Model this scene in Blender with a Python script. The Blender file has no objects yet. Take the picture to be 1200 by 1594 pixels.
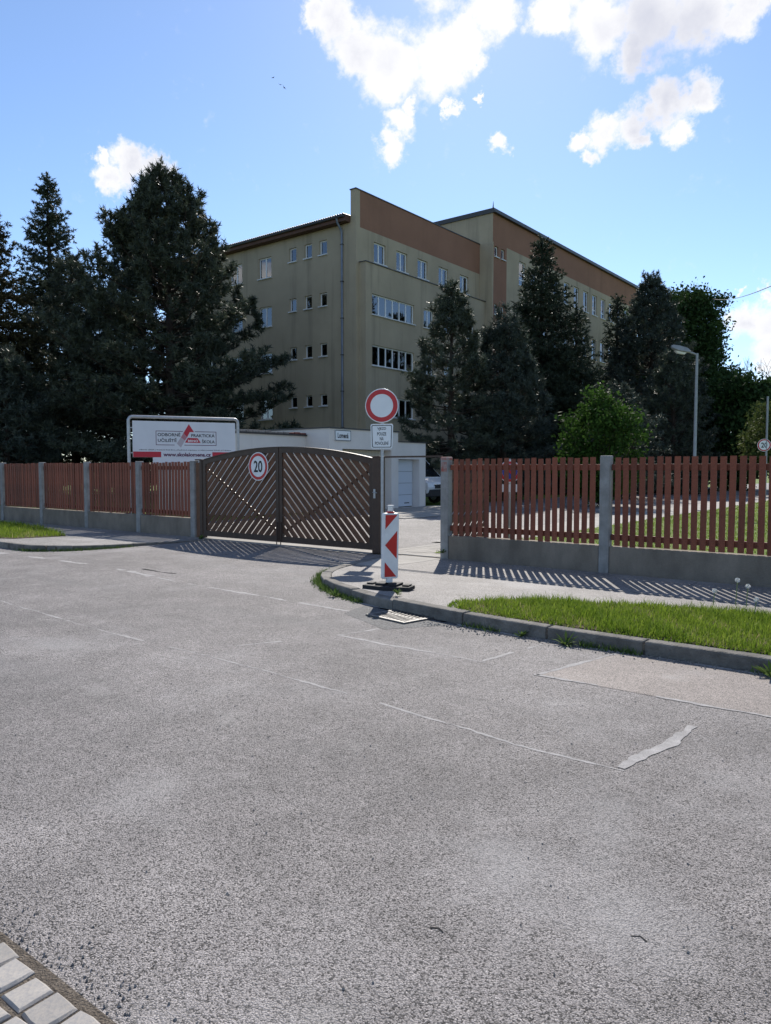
import bpy, math, random
import numpy as np
from mathutils import Vector, Matrix, noise as mnoise

random.seed(7)
SC = bpy.context.scene
COL = SC.collection
R = math.radians
PI = math.pi

# ------------------------------------------------------------------ camera
cam_d = bpy.data.cameras.new('camera')
cam = bpy.data.objects.new('camera', cam_d)
COL.objects.link(cam)
cam.location = (0, 0, 1.65)
cam.rotation_euler = (R(90 - 3.277), 0, R(38))
cam_d.sensor_fit = 'VERTICAL'
cam_d.sensor_height = 36
cam_d.lens = 36 * 1170 / 1594
cam_d.clip_start = 0.05
cam_d.clip_end = 3000
SC.camera = cam

# ------------------------------------------------------------------ light, sky, exposure
SUN_AZ, SUN_EL = -31.0, 38.8          # azimuth from +Y towards +X
sun_dir = Vector((math.sin(R(SUN_AZ)) * math.cos(R(SUN_EL)), math.cos(R(SUN_AZ)) * math.cos(R(SUN_EL)), math.sin(R(SUN_EL))))
sd = bpy.data.lights.new('sun', 'SUN')
sd.energy = 5.0
sd.angle = R(0.55)
sd.color = (1.0, 0.94, 0.85)
so = bpy.data.objects.new('sun', sd)
COL.objects.link(so)
so.rotation_euler = sun_dir.to_track_quat('Z', 'Y').to_euler()
so.location = sun_dir * 200
SKY_STRENGTH = 0.142
SC.view_settings.view_transform = 'Standard'
SC.view_settings.look = 'None'
SC.view_settings.gamma = 1
SC.view_settings.use_curve_mapping = False
SC.view_settings.exposure = 0.36

CLOUDS = [(-42.9, 30.1, 0.022), (-41.5, 29.6, 0.03), (-39.9, 28.0, 0.037), (-37.5, 27.3, 0.048), (-34.2, 27.5, 0.049),
 (-31.9, 28.8, 0.036), (-30.0, 30.1, 0.035), (-31.6, 27.5, 0.024), (-36.7, 24.3, 0.026), (-37.6, 22.8, 0.022), (-35.6, 25.3, 0.015),
 (-25.9, 29.9, 0.032), (-22.8, 28.9, 0.047), (-19.3, 28.5, 0.049), (-16.0, 28.5, 0.045), (-13.6, 28.2, 0.029), (-20.1, 26.7, 0.029),
 (-12.1, 28.8, 0.023), (-23.8, 22.3, 0.017), (-22.0, 22.7, 0.027), (-20.0, 23.2, 0.028), (-17.9, 23.9, 0.031), (-16.1, 24.2, 0.025),
 (-17.1, 22.2, 0.022), (-23.1, 21.5, 0.014), (-19.6, 22.1, 0.015), (-29.4, 22.6, 0.015), (-32.9, 24.9, 0.011), (-31.1, 25.1, 0.006),
 (-56.4, 20.6, 0.028), (-54.7, 20.5, 0.024), (-57.8, 19.4, 0.021), (-58.1, 20.6, 0.012), (-11.3, 9.8, 0.035), (-12.7, 10.1, 0.024),
 (-10.5, 7.3, 0.042), (-11.6, 11.9, 0.012), (-13.2, 12.1, 0.007), (-9.7, 10.9, 0.04),
 (-19.0, 32.0, 0.06), (-14.0, 33.0, 0.05), (-24.0, 32.5, 0.05), (-34.0, 33.0, 0.05), (-6.0, 8.0, 0.05), (-2.0, 9.0, 0.05)]

world = bpy.data.worlds.new('World')
SC.world = world
world.use_nodes = True
wn, wl = world.node_tree.nodes, world.node_tree.links
wn.clear()

def build_sky():
    def N(t, **k):
        n = wn.new(t)
        for a, b in k.items():
            setattr(n, a, b)
        return n
    def M(op, a, b=None, c=None, clamp=False):
        n = N('ShaderNodeMath', operation=op, use_clamp=clamp)
        for i, v in enumerate((a, b, c)):
            if v is None: continue
            if isinstance(v, (int, float)): n.inputs[i].default_value = v
            else: wl.new(v, n.inputs[i])
        return n.outputs[0]
    def MR(v, a, b, c, d, smooth=True):
        n = N('ShaderNodeMapRange')
        n.interpolation_type = 'SMOOTHSTEP' if smooth else 'LINEAR'
        wl.new(v, n.inputs[0])
        for i, q in enumerate((a, b, c, d)): n.inputs[i + 1].default_value = q
        return n.outputs[0]
    tc = N('ShaderNodeTexCoord')
    d = tc.outputs['Generated']
    sky = N('ShaderNodeTexSky', sky_type='NISHITA')
    sky.sun_disc = False
    sky.sun_elevation = R(SUN_EL)
    sky.sun_rotation = R(SUN_AZ)
    sky.altitude = 240
    sky.air_density = 0.85
    sky.dust_density = 0.14
    sky.ozone_density = 3.6
    def noise(scale, detail, rough, color=False):
        n = N('ShaderNodeTexNoise')
        wl.new(d, n.inputs['Vector'])
        n.inputs['Scale'].default_value = scale
        n.inputs['Detail'].default_value = detail
        n.inputs['Roughness'].default_value = rough
        return n.outputs['Color' if color else 'Fac']
    # ragged outlines: bend the direction by noise before measuring blob distances
    nc = noise(22, 6, 0.62, True)
    sub = N('ShaderNodeVectorMath', operation='SUBTRACT'); wl.new(nc, sub.inputs[0]); sub.inputs[1].default_value = (0.5, 0.5, 0.5)
    scl = N('ShaderNodeVectorMath', operation='SCALE'); wl.new(sub.outputs[0], scl.inputs[0]); scl.inputs['Scale'].default_value = 0.06
    add = N('ShaderNodeVectorMath', operation='ADD'); wl.new(d, add.inputs[0]); wl.new(scl.outputs[0], add.inputs[1])
    nf = noise(75, 6, 0.65, True)
    sb2 = N('ShaderNodeVectorMath', operation='SUBTRACT'); wl.new(nf, sb2.inputs[0]); sb2.inputs[1].default_value = (0.5, 0.5, 0.5)
    sc2 = N('ShaderNodeVectorMath', operation='SCALE'); wl.new(sb2.outputs[0], sc2.inputs[0]); sc2.inputs['Scale'].default_value = 0.022
    ad2 = N('ShaderNodeVectorMath', operation='ADD'); wl.new(add.outputs[0], ad2.inputs[0]); wl.new(sc2.outputs[0], ad2.inputs[1]); add = ad2
    total = None
    for az, el, r in CLOUDS:
        c = (math.sin(R(az)) * math.cos(R(el)), math.cos(R(az)) * math.cos(R(el)), math.sin(R(el)))
        ds = N('ShaderNodeVectorMath', operation='DISTANCE')
        wl.new(add.outputs[0], ds.inputs[0]); ds.inputs[1].default_value = c
        v = M('MULTIPLY_ADD', ds.outputs['Value'], -1.0 / (r * 1.25), 1.0)
        v = M('MAXIMUM', v, 0.0)
        total = v if total is None else M('SMOOTH_MAX', total, v, 0.08)
    fine = noise(60, 8, 0.62)
    big = noise(16, 5, 0.6)
    total = M('MULTIPLY_ADD', total, 1.2, 0.03)
    dens = M('ADD', total, M('MULTIPLY', M('SUBTRACT', fine, 0.5), 0.75))
    dens = M('ADD', dens, M('MULTIPLY', M('SUBTRACT', big, 0.5), 0.6))
    mask = MR(dens, 0.20, 0.78, 0.0, 1.0)
    # the rest of the sky carries scattered clouds of the same kind
    sep = N('ShaderNodeSeparateXYZ'); wl.new(d, sep.inputs[0])
    zz = M('MAXIMUM', sep.outputs['Z'], 0.06)
    px = M('DIVIDE', sep.outputs['X'], zz); py = M('DIVIDE', sep.outputs['Y'], zz)
    comb = N('ShaderNodeCombineXYZ'); wl.new(px, comb.inputs[0]); wl.new(py, comb.inputs[1])
    n2 = N('ShaderNodeTexNoise'); wl.new(comb.outputs[0], n2.inputs['Vector'])
    n2.inputs['Scale'].default_value = 0.9; n2.inputs['Detail'].default_value = 8; n2.inputs['Roughness'].default_value = 0.58
    far = MR(n2.outputs['Fac'], 0.54, 0.66, 0.0, 1.0)
    dot = N('ShaderNodeVectorMath', operation='DOT_PRODUCT'); wl.new(d, dot.inputs[0])
    dot.inputs[1].default_value = (-0.60, 0.77, 0.20)
    far = M('MULTIPLY', far, MR(dot.outputs['Value'], 0.62, 0.80, 1.0, 0.0))
    far = M('MULTIPLY', far, MR(sep.outputs['Z'], 0.02, 0.12, 0.0, 1.0))
    mask = M('MAXIMUM', mask, far, clamp=True)
    # thick parts go grey underneath, thin ones stay white
    soft = noise(6, 3, 0.5)
    thick = MR(M('ADD', M('MULTIPLY', total, 0.5), M('MULTIPLY', M('SUBTRACT', soft, 0.5), 2.6)), 0.22, 1.05, 0.0, 0.85)
    cm = N('ShaderNodeMix', data_type='RGBA')
    k = 1 / SKY_STRENGTH
    wl.new(thick, cm.inputs['Factor'])
    cm.inputs['A'].default_value = (0.82 * k, 0.82 * k, 0.84 * k, 1)
    cm.inputs['B'].default_value = (0.50 * k, 0.52 * k, 0.61 * k, 1)
    mx = N('ShaderNodeMix', data_type='RGBA')
    wl.new(mask, mx.inputs['Factor'])
    wl.new(sky.outputs[0], mx.inputs['A'])
    wl.new(cm.outputs['Result'], mx.inputs['B'])
    bg = N('ShaderNodeBackground'); bg.inputs['Strength'].default_value = SKY_STRENGTH
    wl.new(mx.outputs['Result'], bg.inputs['Color'])
    out = N('ShaderNodeOutputWorld'); wl.new(bg.outputs[0], out.inputs['Surface'])
build_sky()

# ------------------------------------------------------------------ helpers: materials
def mat(name, col, rough=0.7, spec=0.3, metal=0.0, var=0.0, vscale=3.0, col2=None, stretch=(1, 1, 1), bump=0.0, bscale=40.0,
        fine=0.0, fscale=60.0, coord='Object', extra=None):
    """principled material: base colour varied by a broad noise towards col2 and by a fine noise, optional bump"""
    m = bpy.data.materials.new(name)
    m.use_nodes = True
    n, l = m.node_tree.nodes, m.node_tree.links
    b = n['Principled BSDF']
    b.inputs['Roughness'].default_value = rough
    b.inputs['Specular IOR Level'].default_value = spec
    b.inputs['Metallic'].default_value = metal
    b.inputs['Base Color'].default_value = (*col, 1)
    tc = n.new('ShaderNodeTexCoord')
    mp = n.new('ShaderNodeMapping')
    l.new(tc.outputs[coord], mp.inputs['Vector'])
    mp.inputs['Scale'].default_value = stretch
    cur = None
    if var > 0 or col2:
        t = n.new('ShaderNodeTexNoise'); l.new(mp.outputs[0], t.inputs['Vector'])
        t.inputs['Scale'].default_value = vscale; t.inputs['Detail'].default_value = 6; t.inputs['Roughness'].default_value = 0.6
        r = n.new('ShaderNodeMapRange'); l.new(t.outputs['Fac'], r.inputs[0])
        r.inputs[1].default_value = 0.35; r.inputs[2].default_value = 0.68
        mx = n.new('ShaderNodeMix'); mx.data_type = 'RGBA'
        l.new(r.outputs[0], mx.inputs['Factor'])
        c2 = col2 or tuple(c * (1 - var) for c in col)
        mx.inputs['A'].default_value = (*col, 1); mx.inputs['B'].default_value = (*c2, 1)
        cur = mx.outputs['Result']
    if fine > 0:
        t = n.new('ShaderNodeTexNoise'); l.new(tc.outputs[coord], t.inputs['Vector'])
        t.inputs['Scale'].default_value = fscale; t.inputs['Detail'].default_value = 3
        r = n.new('ShaderNodeMapRange'); l.new(t.outputs['Fac'], r.inputs[0])
        r.inputs[1].default_value = 0.3; r.inputs[2].default_value = 0.7
        r.inputs[3].default_value = 1 - fine; r.inputs[4].default_value = 1 + fine
        mu = n.new('ShaderNodeMix'); mu.data_type = 'RGBA'; mu.blend_type = 'MULTIPLY'; mu.inputs['Factor'].default_value = 1
        if cur: l.new(cur, mu.inputs['A'])
        else: mu.inputs['A'].default_value = (*col, 1)
        l.new(r.outputs[0], mu.inputs['B'])
        cur = mu.outputs['Result']
    if extra: cur = extra(n, l, tc, cur, b) or cur
    if cur: l.new(cur, b.inputs['Base Color'])
    if bump > 0:
        t = n.new('ShaderNodeTexNoise'); l.new(tc.outputs[coord], t.inputs['Vector'])
        t.inputs['Scale'].default_value = bscale; t.inputs['Detail'].default_value = 5
        bp = n.new('ShaderNodeBump'); bp.inputs['Strength'].default_value = bump; bp.inputs['Distance'].default_value = 0.02
        l.new(t.outputs['Fac'], bp.inputs['Height']); l.new(bp.outputs[0], b.inputs['Normal'])
    return m

def per_object(amount):
    """slightly different tone on each board or stone"""
    def f(n, l, tc, cur, b):
        oi = n.new('ShaderNodeObjectInfo')
        r = n.new('ShaderNodeMapRange'); l.new(oi.outputs['Random'], r.inputs[0])
        r.inputs[3].default_value = 1 - amount; r.inputs[4].default_value = 1 + amount
        mu = n.new('ShaderNodeMix'); mu.data_type = 'RGBA'; mu.blend_type = 'MULTIPLY'; mu.inputs['Factor'].default_value = 1
        if cur: l.new(cur, mu.inputs['A'])
        else: mu.inputs['A'].default_value = b.inputs['Base Color'].default_value
        l.new(r.outputs[0], mu.inputs['B'])
        return mu.outputs['Result']
    return f

def asphalt(name, lo, hi, cell=105.0, patch=0.25, tint=(1, 1, 1), bump=0.9, wear=.45):
    m = bpy.data.materials.new(name); m.use_nodes = True
    n, l = m.node_tree.nodes, m.node_tree.links
    b = n['Principled BSDF']; b.inputs['Roughness'].default_value = 0.78; b.inputs['Specular IOR Level'].default_value = 0.35
    tc = n.new('ShaderNodeTexCoord'); P = tc.outputs['Object']
    warp = n.new('ShaderNodeTexNoise'); l.new(P, warp.inputs['Vector']); warp.inputs['Scale'].default_value = 60; warp.inputs['Detail'].default_value = 2
    wa = n.new('ShaderNodeMix'); wa.data_type = 'VECTOR'; wa.inputs['Factor'].default_value = 0.012
    l.new(P, wa.inputs['A']); l.new(warp.outputs['Color'], wa.inputs['B'])
    v = n.new('ShaderNodeTexVoronoi'); v.feature = 'F1'; l.new(wa.outputs['Result'], v.inputs['Vector']); v.inputs['Scale'].default_value = cell
    bw = n.new('ShaderNodeSeparateColor'); l.new(v.outputs['Color'], bw.inputs[0])
    cr = n.new('ShaderNodeValToRGB'); l.new(bw.outputs[0], cr.inputs[0])
    e = cr.color_ramp.elements
    e[0].position = 0.0; e[0].color = (*[lo * .3 * t for t in tint], 1)
    e[1].position = 1.0; e[1].color = (*[hi * 1.3 * t for t in tint], 1)
    for ps, vv in ((.14, lo * .55), (.26, lo + (hi - lo) * .45), (.55, hi * .92), (.93, hi)):
        q = e.new(ps); q.color = (*[vv * t for t in tint], 1)
    # pits between stones
    de = n.new('ShaderNodeMapRange'); l.new(v.outputs['Distance'], de.inputs[0])
    de.inputs[1].default_value = 0.35; de.inputs[2].default_value = 0.75; de.inputs[3].default_value = 1.0; de.inputs[4].default_value = 0.45
    m1 = n.new('ShaderNodeMix'); m1.data_type = 'RGBA'; m1.blend_type = 'MULTIPLY'; m1.inputs['Factor'].default_value = 1
    l.new(cr.outputs[0], m1.inputs['A']); l.new(de.outputs[0], m1.inputs['B'])
    cur = m1.outputs['Result']
    for sc, amt, lo_, hi_ in ((0.45, patch, .35, .68), (2.6, patch * .6, .35, .65), (14, patch * .7, .3, .7)):
        t = n.new('ShaderNodeTexNoise'); l.new(P, t.inputs['Vector']); t.inputs['Scale'].default_value = sc; t.inputs['Detail'].default_value = 5
        r = n.new('ShaderNodeMapRange'); l.new(t.outputs['Fac'], r.inputs[0])
        r.inputs[1].default_value = lo_; r.inputs[2].default_value = hi_; r.inputs[3].default_value = 1 - amt; r.inputs[4].default_value = 1 + amt
        mu = n.new('ShaderNodeMix'); mu.data_type = 'RGBA'; mu.blend_type = 'MULTIPLY'; mu.inputs['Factor'].default_value = 1
        l.new(cur, mu.inputs['A']); l.new(r.outputs[0], mu.inputs['B']); cur = mu.outputs['Result']
    # pale dusty wear in loose patches and darker rolled bands along the traffic direction
    for stretch, sc, lo_, hi_, amt, colr in (((1, 1, 1), .55, .50, .72, wear, (hi * 1.12, hi * 1.08, hi * 1.06)), ((.18, 1, 1), 1.1, .52, .75, wear * .8, (lo * 1.3, lo * 1.26, lo * 1.25)), ((1, 1, 1), 1.7, .58, .74, wear * .8, (hi * 1.1, hi * 1.05, hi))):
        mp = n.new('ShaderNodeMapping'); l.new(P, mp.inputs['Vector']); mp.inputs['Scale'].default_value = stretch; mp.inputs['Location'].default_value = (sc * 7, 3, 0)
        t = n.new('ShaderNodeTexNoise'); l.new(mp.outputs[0], t.inputs['Vector']); t.inputs['Scale'].default_value = sc; t.inputs['Detail'].default_value = 7; t.inputs['Roughness'].default_value = .62
        r = n.new('ShaderNodeMapRange'); r.interpolation_type = 'SMOOTHSTEP'; l.new(t.outputs['Fac'], r.inputs[0])
        r.inputs[1].default_value = lo_; r.inputs[2].default_value = hi_; r.inputs[3].default_value = 0; r.inputs[4].default_value = amt
        mu = n.new('ShaderNodeMix'); mu.data_type = 'RGBA'; l.new(r.outputs[0], mu.inputs['Factor'])
        l.new(cur, mu.inputs['A']); mu.inputs['B'].default_value = (*colr, 1); cur = mu.outputs['Result']
    l.new(cur, b.inputs['Base Color'])
    ad = n.new('ShaderNodeMath'); ad.operation = 'MULTIPLY_ADD'
    l.new(v.outputs['Distance'], ad.inputs[0]); ad.inputs[1].default_value = -1.0; l.new(bw.outputs[1], ad.inputs[2])
    bp = n.new('ShaderNodeBump'); bp.inputs['Strength'].default_value = bump; bp.inputs['Distance'].default_value = 0.004
    l.new(ad.outputs[0], bp.inputs['Height']); l.new(bp.outputs[0], b.inputs['Normal'])
    return m

def leafmat(name, c1, c2, trans=0.15, straw=None, rough=.75, spec=.12):
    """colour per leaf from a 'tone' attribute, with a little light let through"""
    m = bpy.data.materials.new(name); m.use_nodes = True
    n, l = m.node_tree.nodes, m.node_tree.links
    b = n['Principled BSDF']; b.inputs['Roughness'].default_value = rough; b.inputs['Specular IOR Level'].default_value = spec
    at = n.new('ShaderNodeAttribute'); at.attribute_name = 'tone'
    mx = n.new('ShaderNodeMix'); mx.data_type = 'RGBA'
    l.new(at.outputs['Fac'], mx.inputs['Factor']); mx.inputs['A'].default_value = (*c1, 1); mx.inputs['B'].default_value = (*c2, 1)
    l.new(mx.outputs['Result'], b.inputs['Base Color'])
    if straw:
        sr = n.new('ShaderNodeMapRange'); l.new(at.outputs['Fac'], sr.inputs[0]); sr.inputs[1].default_value = .86; sr.inputs[2].default_value = .95
        m2 = n.new('ShaderNodeMix'); m2.data_type = 'RGBA'; l.new(sr.outputs[0], m2.inputs['Factor']); l.new(mx.outputs['Result'], m2.inputs['A']); m2.inputs['B'].default_value = (*straw, 1)
        l.new(m2.outputs['Result'], b.inputs['Base Color']); mx = m2
    tr = n.new('ShaderNodeBsdfTranslucent'); l.new(mx.outputs['Result'], tr.inputs['Color'])
    ms = n.new('ShaderNodeMixShader'); ms.inputs[0].default_value = trans
    l.new(b.outputs[0], ms.inputs[1]); l.new(tr.outputs[0], ms.inputs[2])
    l.new(ms.outputs[0], n['Material Output'].inputs['Surface'])
    return m

def streaks(amount, scale=1.4, dark=(0.12, 0.11, 0.09)):
    """weather streaks running down a wall, in the wall's own dirt"""
    def f(n, l, tc, cur, b):
        mp = n.new('ShaderNodeMapping'); l.new(tc.outputs['Object'], mp.inputs['Vector']); mp.inputs['Scale'].default_value = (scale, scale, scale * .07)
        t = n.new('ShaderNodeTexNoise'); l.new(mp.outputs[0], t.inputs['Vector']); t.inputs['Scale'].default_value = 1.0; t.inputs['Detail'].default_value = 6; t.inputs['Roughness'].default_value = .65
        r = n.new('ShaderNodeMapRange'); l.new(t.outputs['Fac'], r.inputs[0]); r.inputs[1].default_value = .52; r.inputs[2].default_value = .78
        r.inputs[3].default_value = 0; r.inputs[4].default_value = amount
        mx = n.new('ShaderNodeMix'); mx.data_type = 'RGBA'; l.new(r.outputs[0], mx.inputs['Factor'])
        if cur: l.new(cur, mx.inputs['A'])
        else: mx.inputs['A'].default_value = b.inputs['Base Color'].default_value
        mx.inputs['B'].default_value = (*dark, 1)
        return mx.outputs['Result']
    return f

def glassmat(name):
    m = bpy.data.materials.new(name); m.use_nodes = True
    n, l = m.node_tree.nodes, m.node_tree.links; n.clear()
    fr = n.new('ShaderNodeFresnel'); fr.inputs['IOR'].default_value = 2.5
    t = n.new('ShaderNodeBsdfTransparent'); t.inputs[0].default_value = (.82, .86, .86, 1)
    g = n.new('ShaderNodeBsdfGlossy'); g.inputs['Roughness'].default_value = 0.02; g.inputs[0].default_value = (.95, .97, 1, 1)
    x = n.new('ShaderNodeMixShader'); o = n.new('ShaderNodeOutputMaterial')
    l.new(fr.outputs[0], x.inputs[0]); l.new(t.outputs[0], x.inputs[1]); l.new(g.outputs[0], x.inputs[2]); l.new(x.outputs[0], o.inputs[0])
    return m

M = {}
M['road'] = asphalt('old_asphalt', .105, .33, cell=170, patch=.17, tint=(1.075, .985, .95))
M['road_tan'] = asphalt('tan_asphalt_patch', .19, .33, cell=190, patch=.12, tint=(1.12, .97, .88), bump=.5)
M['road_dark'] = asphalt('dark_asphalt_patch', .055, .19, cell=120, patch=.2, tint=(1, 1, 1.02))
M['yard_road'] = asphalt('yard_asphalt', .10, .30, cell=80, patch=.2, tint=(1.05, .98, .95))
M['pave'] = asphalt('worn_pavement', .17, .34, cell=150, patch=.16, tint=(1.05, .975, .92), bump=.4)
M['pave_dark'] = asphalt('left_pavement', .17, .34, cell=150, patch=.16, tint=(1.04, .98, .93), bump=.4)
M['slab'] = mat('light_concrete', (.36, .34, .31), .85, .2, var=.25, vscale=1.5, fine=.12, fscale=90, bump=.2)
M['seam'] = mat('seam_sealer', (.37, .355, .345), .85, .2, var=.3, vscale=9, fine=.2, fscale=120, bump=.3, bscale=150)
M['crack'] = mat('open_crack', (.03, .03, .03), .95, .1)
M['soil'] = mat('bare_soil', (.13, .10, .07), .95, .1, var=.5, vscale=8, fine=.3, fscale=90, bump=.6, bscale=80)
M['turf'] = mat('short_turf', (.10, .16, .026), .9, .15, col2=(.15, .18, .045), vscale=2.2, fine=.35, fscale=120, bump=.6, bscale=140)
M['kerb'] = mat('weathered_kerb_concrete', (.225, .21, .19), .88, .2, var=.5, vscale=5, fine=.15, fscale=140, bump=.7, bscale=40, extra=per_object(.14))
M['cobble'] = mat('granite_sett', (.39, .355, .315), .8, .2, col2=(.29, .28, .275), vscale=9, fine=.12, fscale=220, bump=.35, bscale=60, extra=per_object(.14))
M['joint'] = mat('sandy_joint', (.16, .135, .11), .95, .1, var=.5, vscale=22, fine=.35, fscale=150, bump=.8, bscale=110)
M['concrete'] = mat('fence_concrete', (.25, .21, .17), .9, .2, var=.4, vscale=2.2, stretch=(1, 1, .6), fine=.12, fscale=120, bump=.35, bscale=45, extra=streaks(.45, 2.5, (.09, .08, .065)))
M['post'] = mat('post_concrete', (.33, .32, .31), .9, .2, var=.35, vscale=5, fine=.15, fscale=140, bump=.35, bscale=90, extra=streaks(.35, 6, (.12, .11, .10)))
M['picket'] = mat('red_brown_fence_paint', (.238, .068, .036), .6, .3, col2=(.155, .049, .030), vscale=4, stretch=(1, 1, .25), fine=.18, fscale=60, bump=.3, bscale=60, extra=per_object(.27))
M['gate'] = mat('dark_brown_gate_stain', (.145, .073, .043), .65, .25, col2=(.095, .048, .029), vscale=5, fine=.15, fscale=80, bump=.2, bscale=70, extra=per_object(.2))
M['gate_steel'] = mat('brown_painted_steel', (.062, .034, .024), .45, .4, var=.3, vscale=7, bump=.08, bscale=60)
M['redcap'] = mat('peeling_red_paint', (.30, .08, .06), .8, .2, col2=(.33, .30, .28), vscale=9, fine=.2)
M['plaster'] = mat('beige_plaster', (.44, .365, .262), .92, .15, var=.16, vscale=.35, fine=.05, fscale=35, bump=.15, bscale=30, extra=streaks(.6, 1.3, (.15, .13, .10)))
M['band'] = mat('brown_plaster', (.30, .160, .108), .92, .15, var=.14, vscale=.4, fine=.05, fscale=35, bump=.15, bscale=30, extra=streaks(.22, 1.2, (.12, .07, .05)))
M['white_frame'] = mat('white_window_frame', (.78, .78, .78), .4, .4, fine=.03)
M['sill'] = mat('white_sill', (.70, .70, .70), .5, .4, var=.2, vscale=5)
M['glass'] = glassmat('window_glass')
M['curtain'] = mat('white_net_curtain', (.70, .71, .72), .9, .1, var=.25, vscale=3, stretch=(9, 9, .4))
M['room'] = mat('dim_room', (.30, .30, .32), .9, .1)
M['roofing'] = mat('dark_roof_sheet', (.055, .05, .05), .6, .35, var=.3, vscale=4)
M['soffit'] = mat('brown_soffit_boards', (.13, .065, .045), .7, .3, var=.3, vscale=6)
M['flash'] = mat('dark_metal_flashing', (.05, .048, .05), .45, .5, var=.2)
M['pipe'] = mat('zinc_downpipe', (.20, .23, .30), .5, .5, metal=.3, var=.3, vscale=2)
M['garage'] = mat('pale_garage_render', (.70, .655, .615), .9, .15, var=.12, vscale=.7, fine=.04, bump=.12, bscale=30, extra=streaks(.18, 1.5, (.3, .28, .25)))
M['garage_door'] = mat('grey_white_door_panel', (.56, .60, .66), .45, .4, fine=.03, bump=.05)
M['beige_door'] = mat('beige_door_boards', (.50, .455, .37), .6, .3, var=.15, vscale=4)
M['tile_red'] = mat('faded_red_roof_edge', (.20, .07, .06), .7, .3, var=.4, vscale=8)
M['stone_edge'] = mat('grey_roof_edging', (.30, .27, .25), .9, .2, var=.5, vscale=9, bump=.5, bscale=30)
M['galv'] = mat('galvanised_steel', (.42, .43, .45), .45, .5, metal=.6, var=.2, vscale=12)
M['lamp'] = mat('grey_lamp_post_paint', (.30, .31, .33), .5, .4, metal=.2, var=.2, vscale=6)
M['white'] = mat('white_sign_film', (.76, .78, .80), .35, .4, var=.06, vscale=3)
M['white_dull'] = mat('aged_white_sheet', (.66, .68, .72), .5, .3, var=.08, vscale=2)
M['red'] = mat('red_sign_film', (.50, .018, .025), .35, .4, var=.1, vscale=5)
M['logo_red'] = mat('red_print', (.46, .03, .05), .5, .3)
M['logo_pale'] = mat('pale_grey_print', (.45, .40, .43), .5, .3)
M['logo_mid'] = mat('pink_print', (.44, .20, .23), .5, .3)
M['black'] = mat('black_print', (.02, .02, .025), .5, .3)
M['navy'] = mat('dark_plum_print', (.10, .02, .06), .5, .3)
M['blue'] = mat('blue_sign_film', (.02, .05, .30), .35, .4)
M['rubber'] = mat('black_rubber', (.03, .03, .032), .75, .3, var=.4, vscale=20, fine=.3, fscale=120, bump=.3)
M['beacon'] = mat('white_beacon_plastic', (.72, .73, .74), .4, .4, var=.12, vscale=9)
M['beacon_red'] = mat('red_beacon_film', (.50, .02, .02), .35, .4, var=.12, vscale=9)
M['lens'] = mat('pale_lamp_lens', (.70, .68, .66), .2, .5)
M['iron'] = mat('worn_cast_iron', (.15, .145, .14), .55, .5, metal=.5, var=.4, vscale=20, bump=.3, bscale=60)
M['pit'] = mat('dark_gully', (.015, .015, .015), .9, .1)
M['van'] = mat('white_van_paint', (.75, .76, .78), .25, .5)
M['van_black'] = mat('black_van_plastic', (.02, .02, .025), .5, .4)
M['van_glass'] = mat('dark_windscreen', (.015, .018, .022), .05, .6)
M['tyre'] = mat('tyre_rubber', (.02, .02, .02), .85, .2)
M['chrome'] = mat('headlight_lens', (.6, .63, .68), .1, .8)
M['bark'] = mat('dark_bark', (.075, .055, .045), .95, .1, var=.5, vscale=6, stretch=(1, 1, .3), bump=.8, bscale=25)
M['pine'] = leafmat('pine_needles', (.016, .026, .018), (.105, .120, .080), .22, rough=.5, spec=.3)
M['pine2'] = leafmat('bluish_pine_needles', (.016, .027, .022), (.098, .116, .090), .22, rough=.5, spec=.3)
M['spruce'] = leafmat('spruce_needles', (.014, .024, .016), (.070, .086, .052), .18, rough=.55, spec=.25)
M['brown_spruce'] = leafmat('olive_brown_needles', (.028, .028, .014), (.075, .065, .03), .08)
M['leaf_dark'] = leafmat('dark_broad_leaves', (.020, .042, .014), (.048, .085, .024), .18)
M['leaf_green'] = leafmat('green_broad_leaves', (.018, .044, .008), (.055, .110, .020), .38)
M['leaf_olive'] = leafmat('olive_broad_leaves', (.05, .075, .02), (.11, .13, .04), .25)
M['grass'] = leafmat('grass_blades', (.075, .145, .010), (.265, .345, .046), .42, straw=(.34, .29, .14))
M['weed'] = leafmat('weed_leaves', (.05, .10, .02), (.13, .19, .05), .3)
M['fluff'] = mat('white_seed_head', (.75, .74, .72), .9, .1)
M['stalk'] = mat('pale_green_stalk', (.22, .26, .12), .8, .2)
M['bird'] = mat('dark_bird', (.03, .03, .035), .8, .2)
M['cable'] = mat('grey_cable', (.18, .18, .19), .7, .3)

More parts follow.
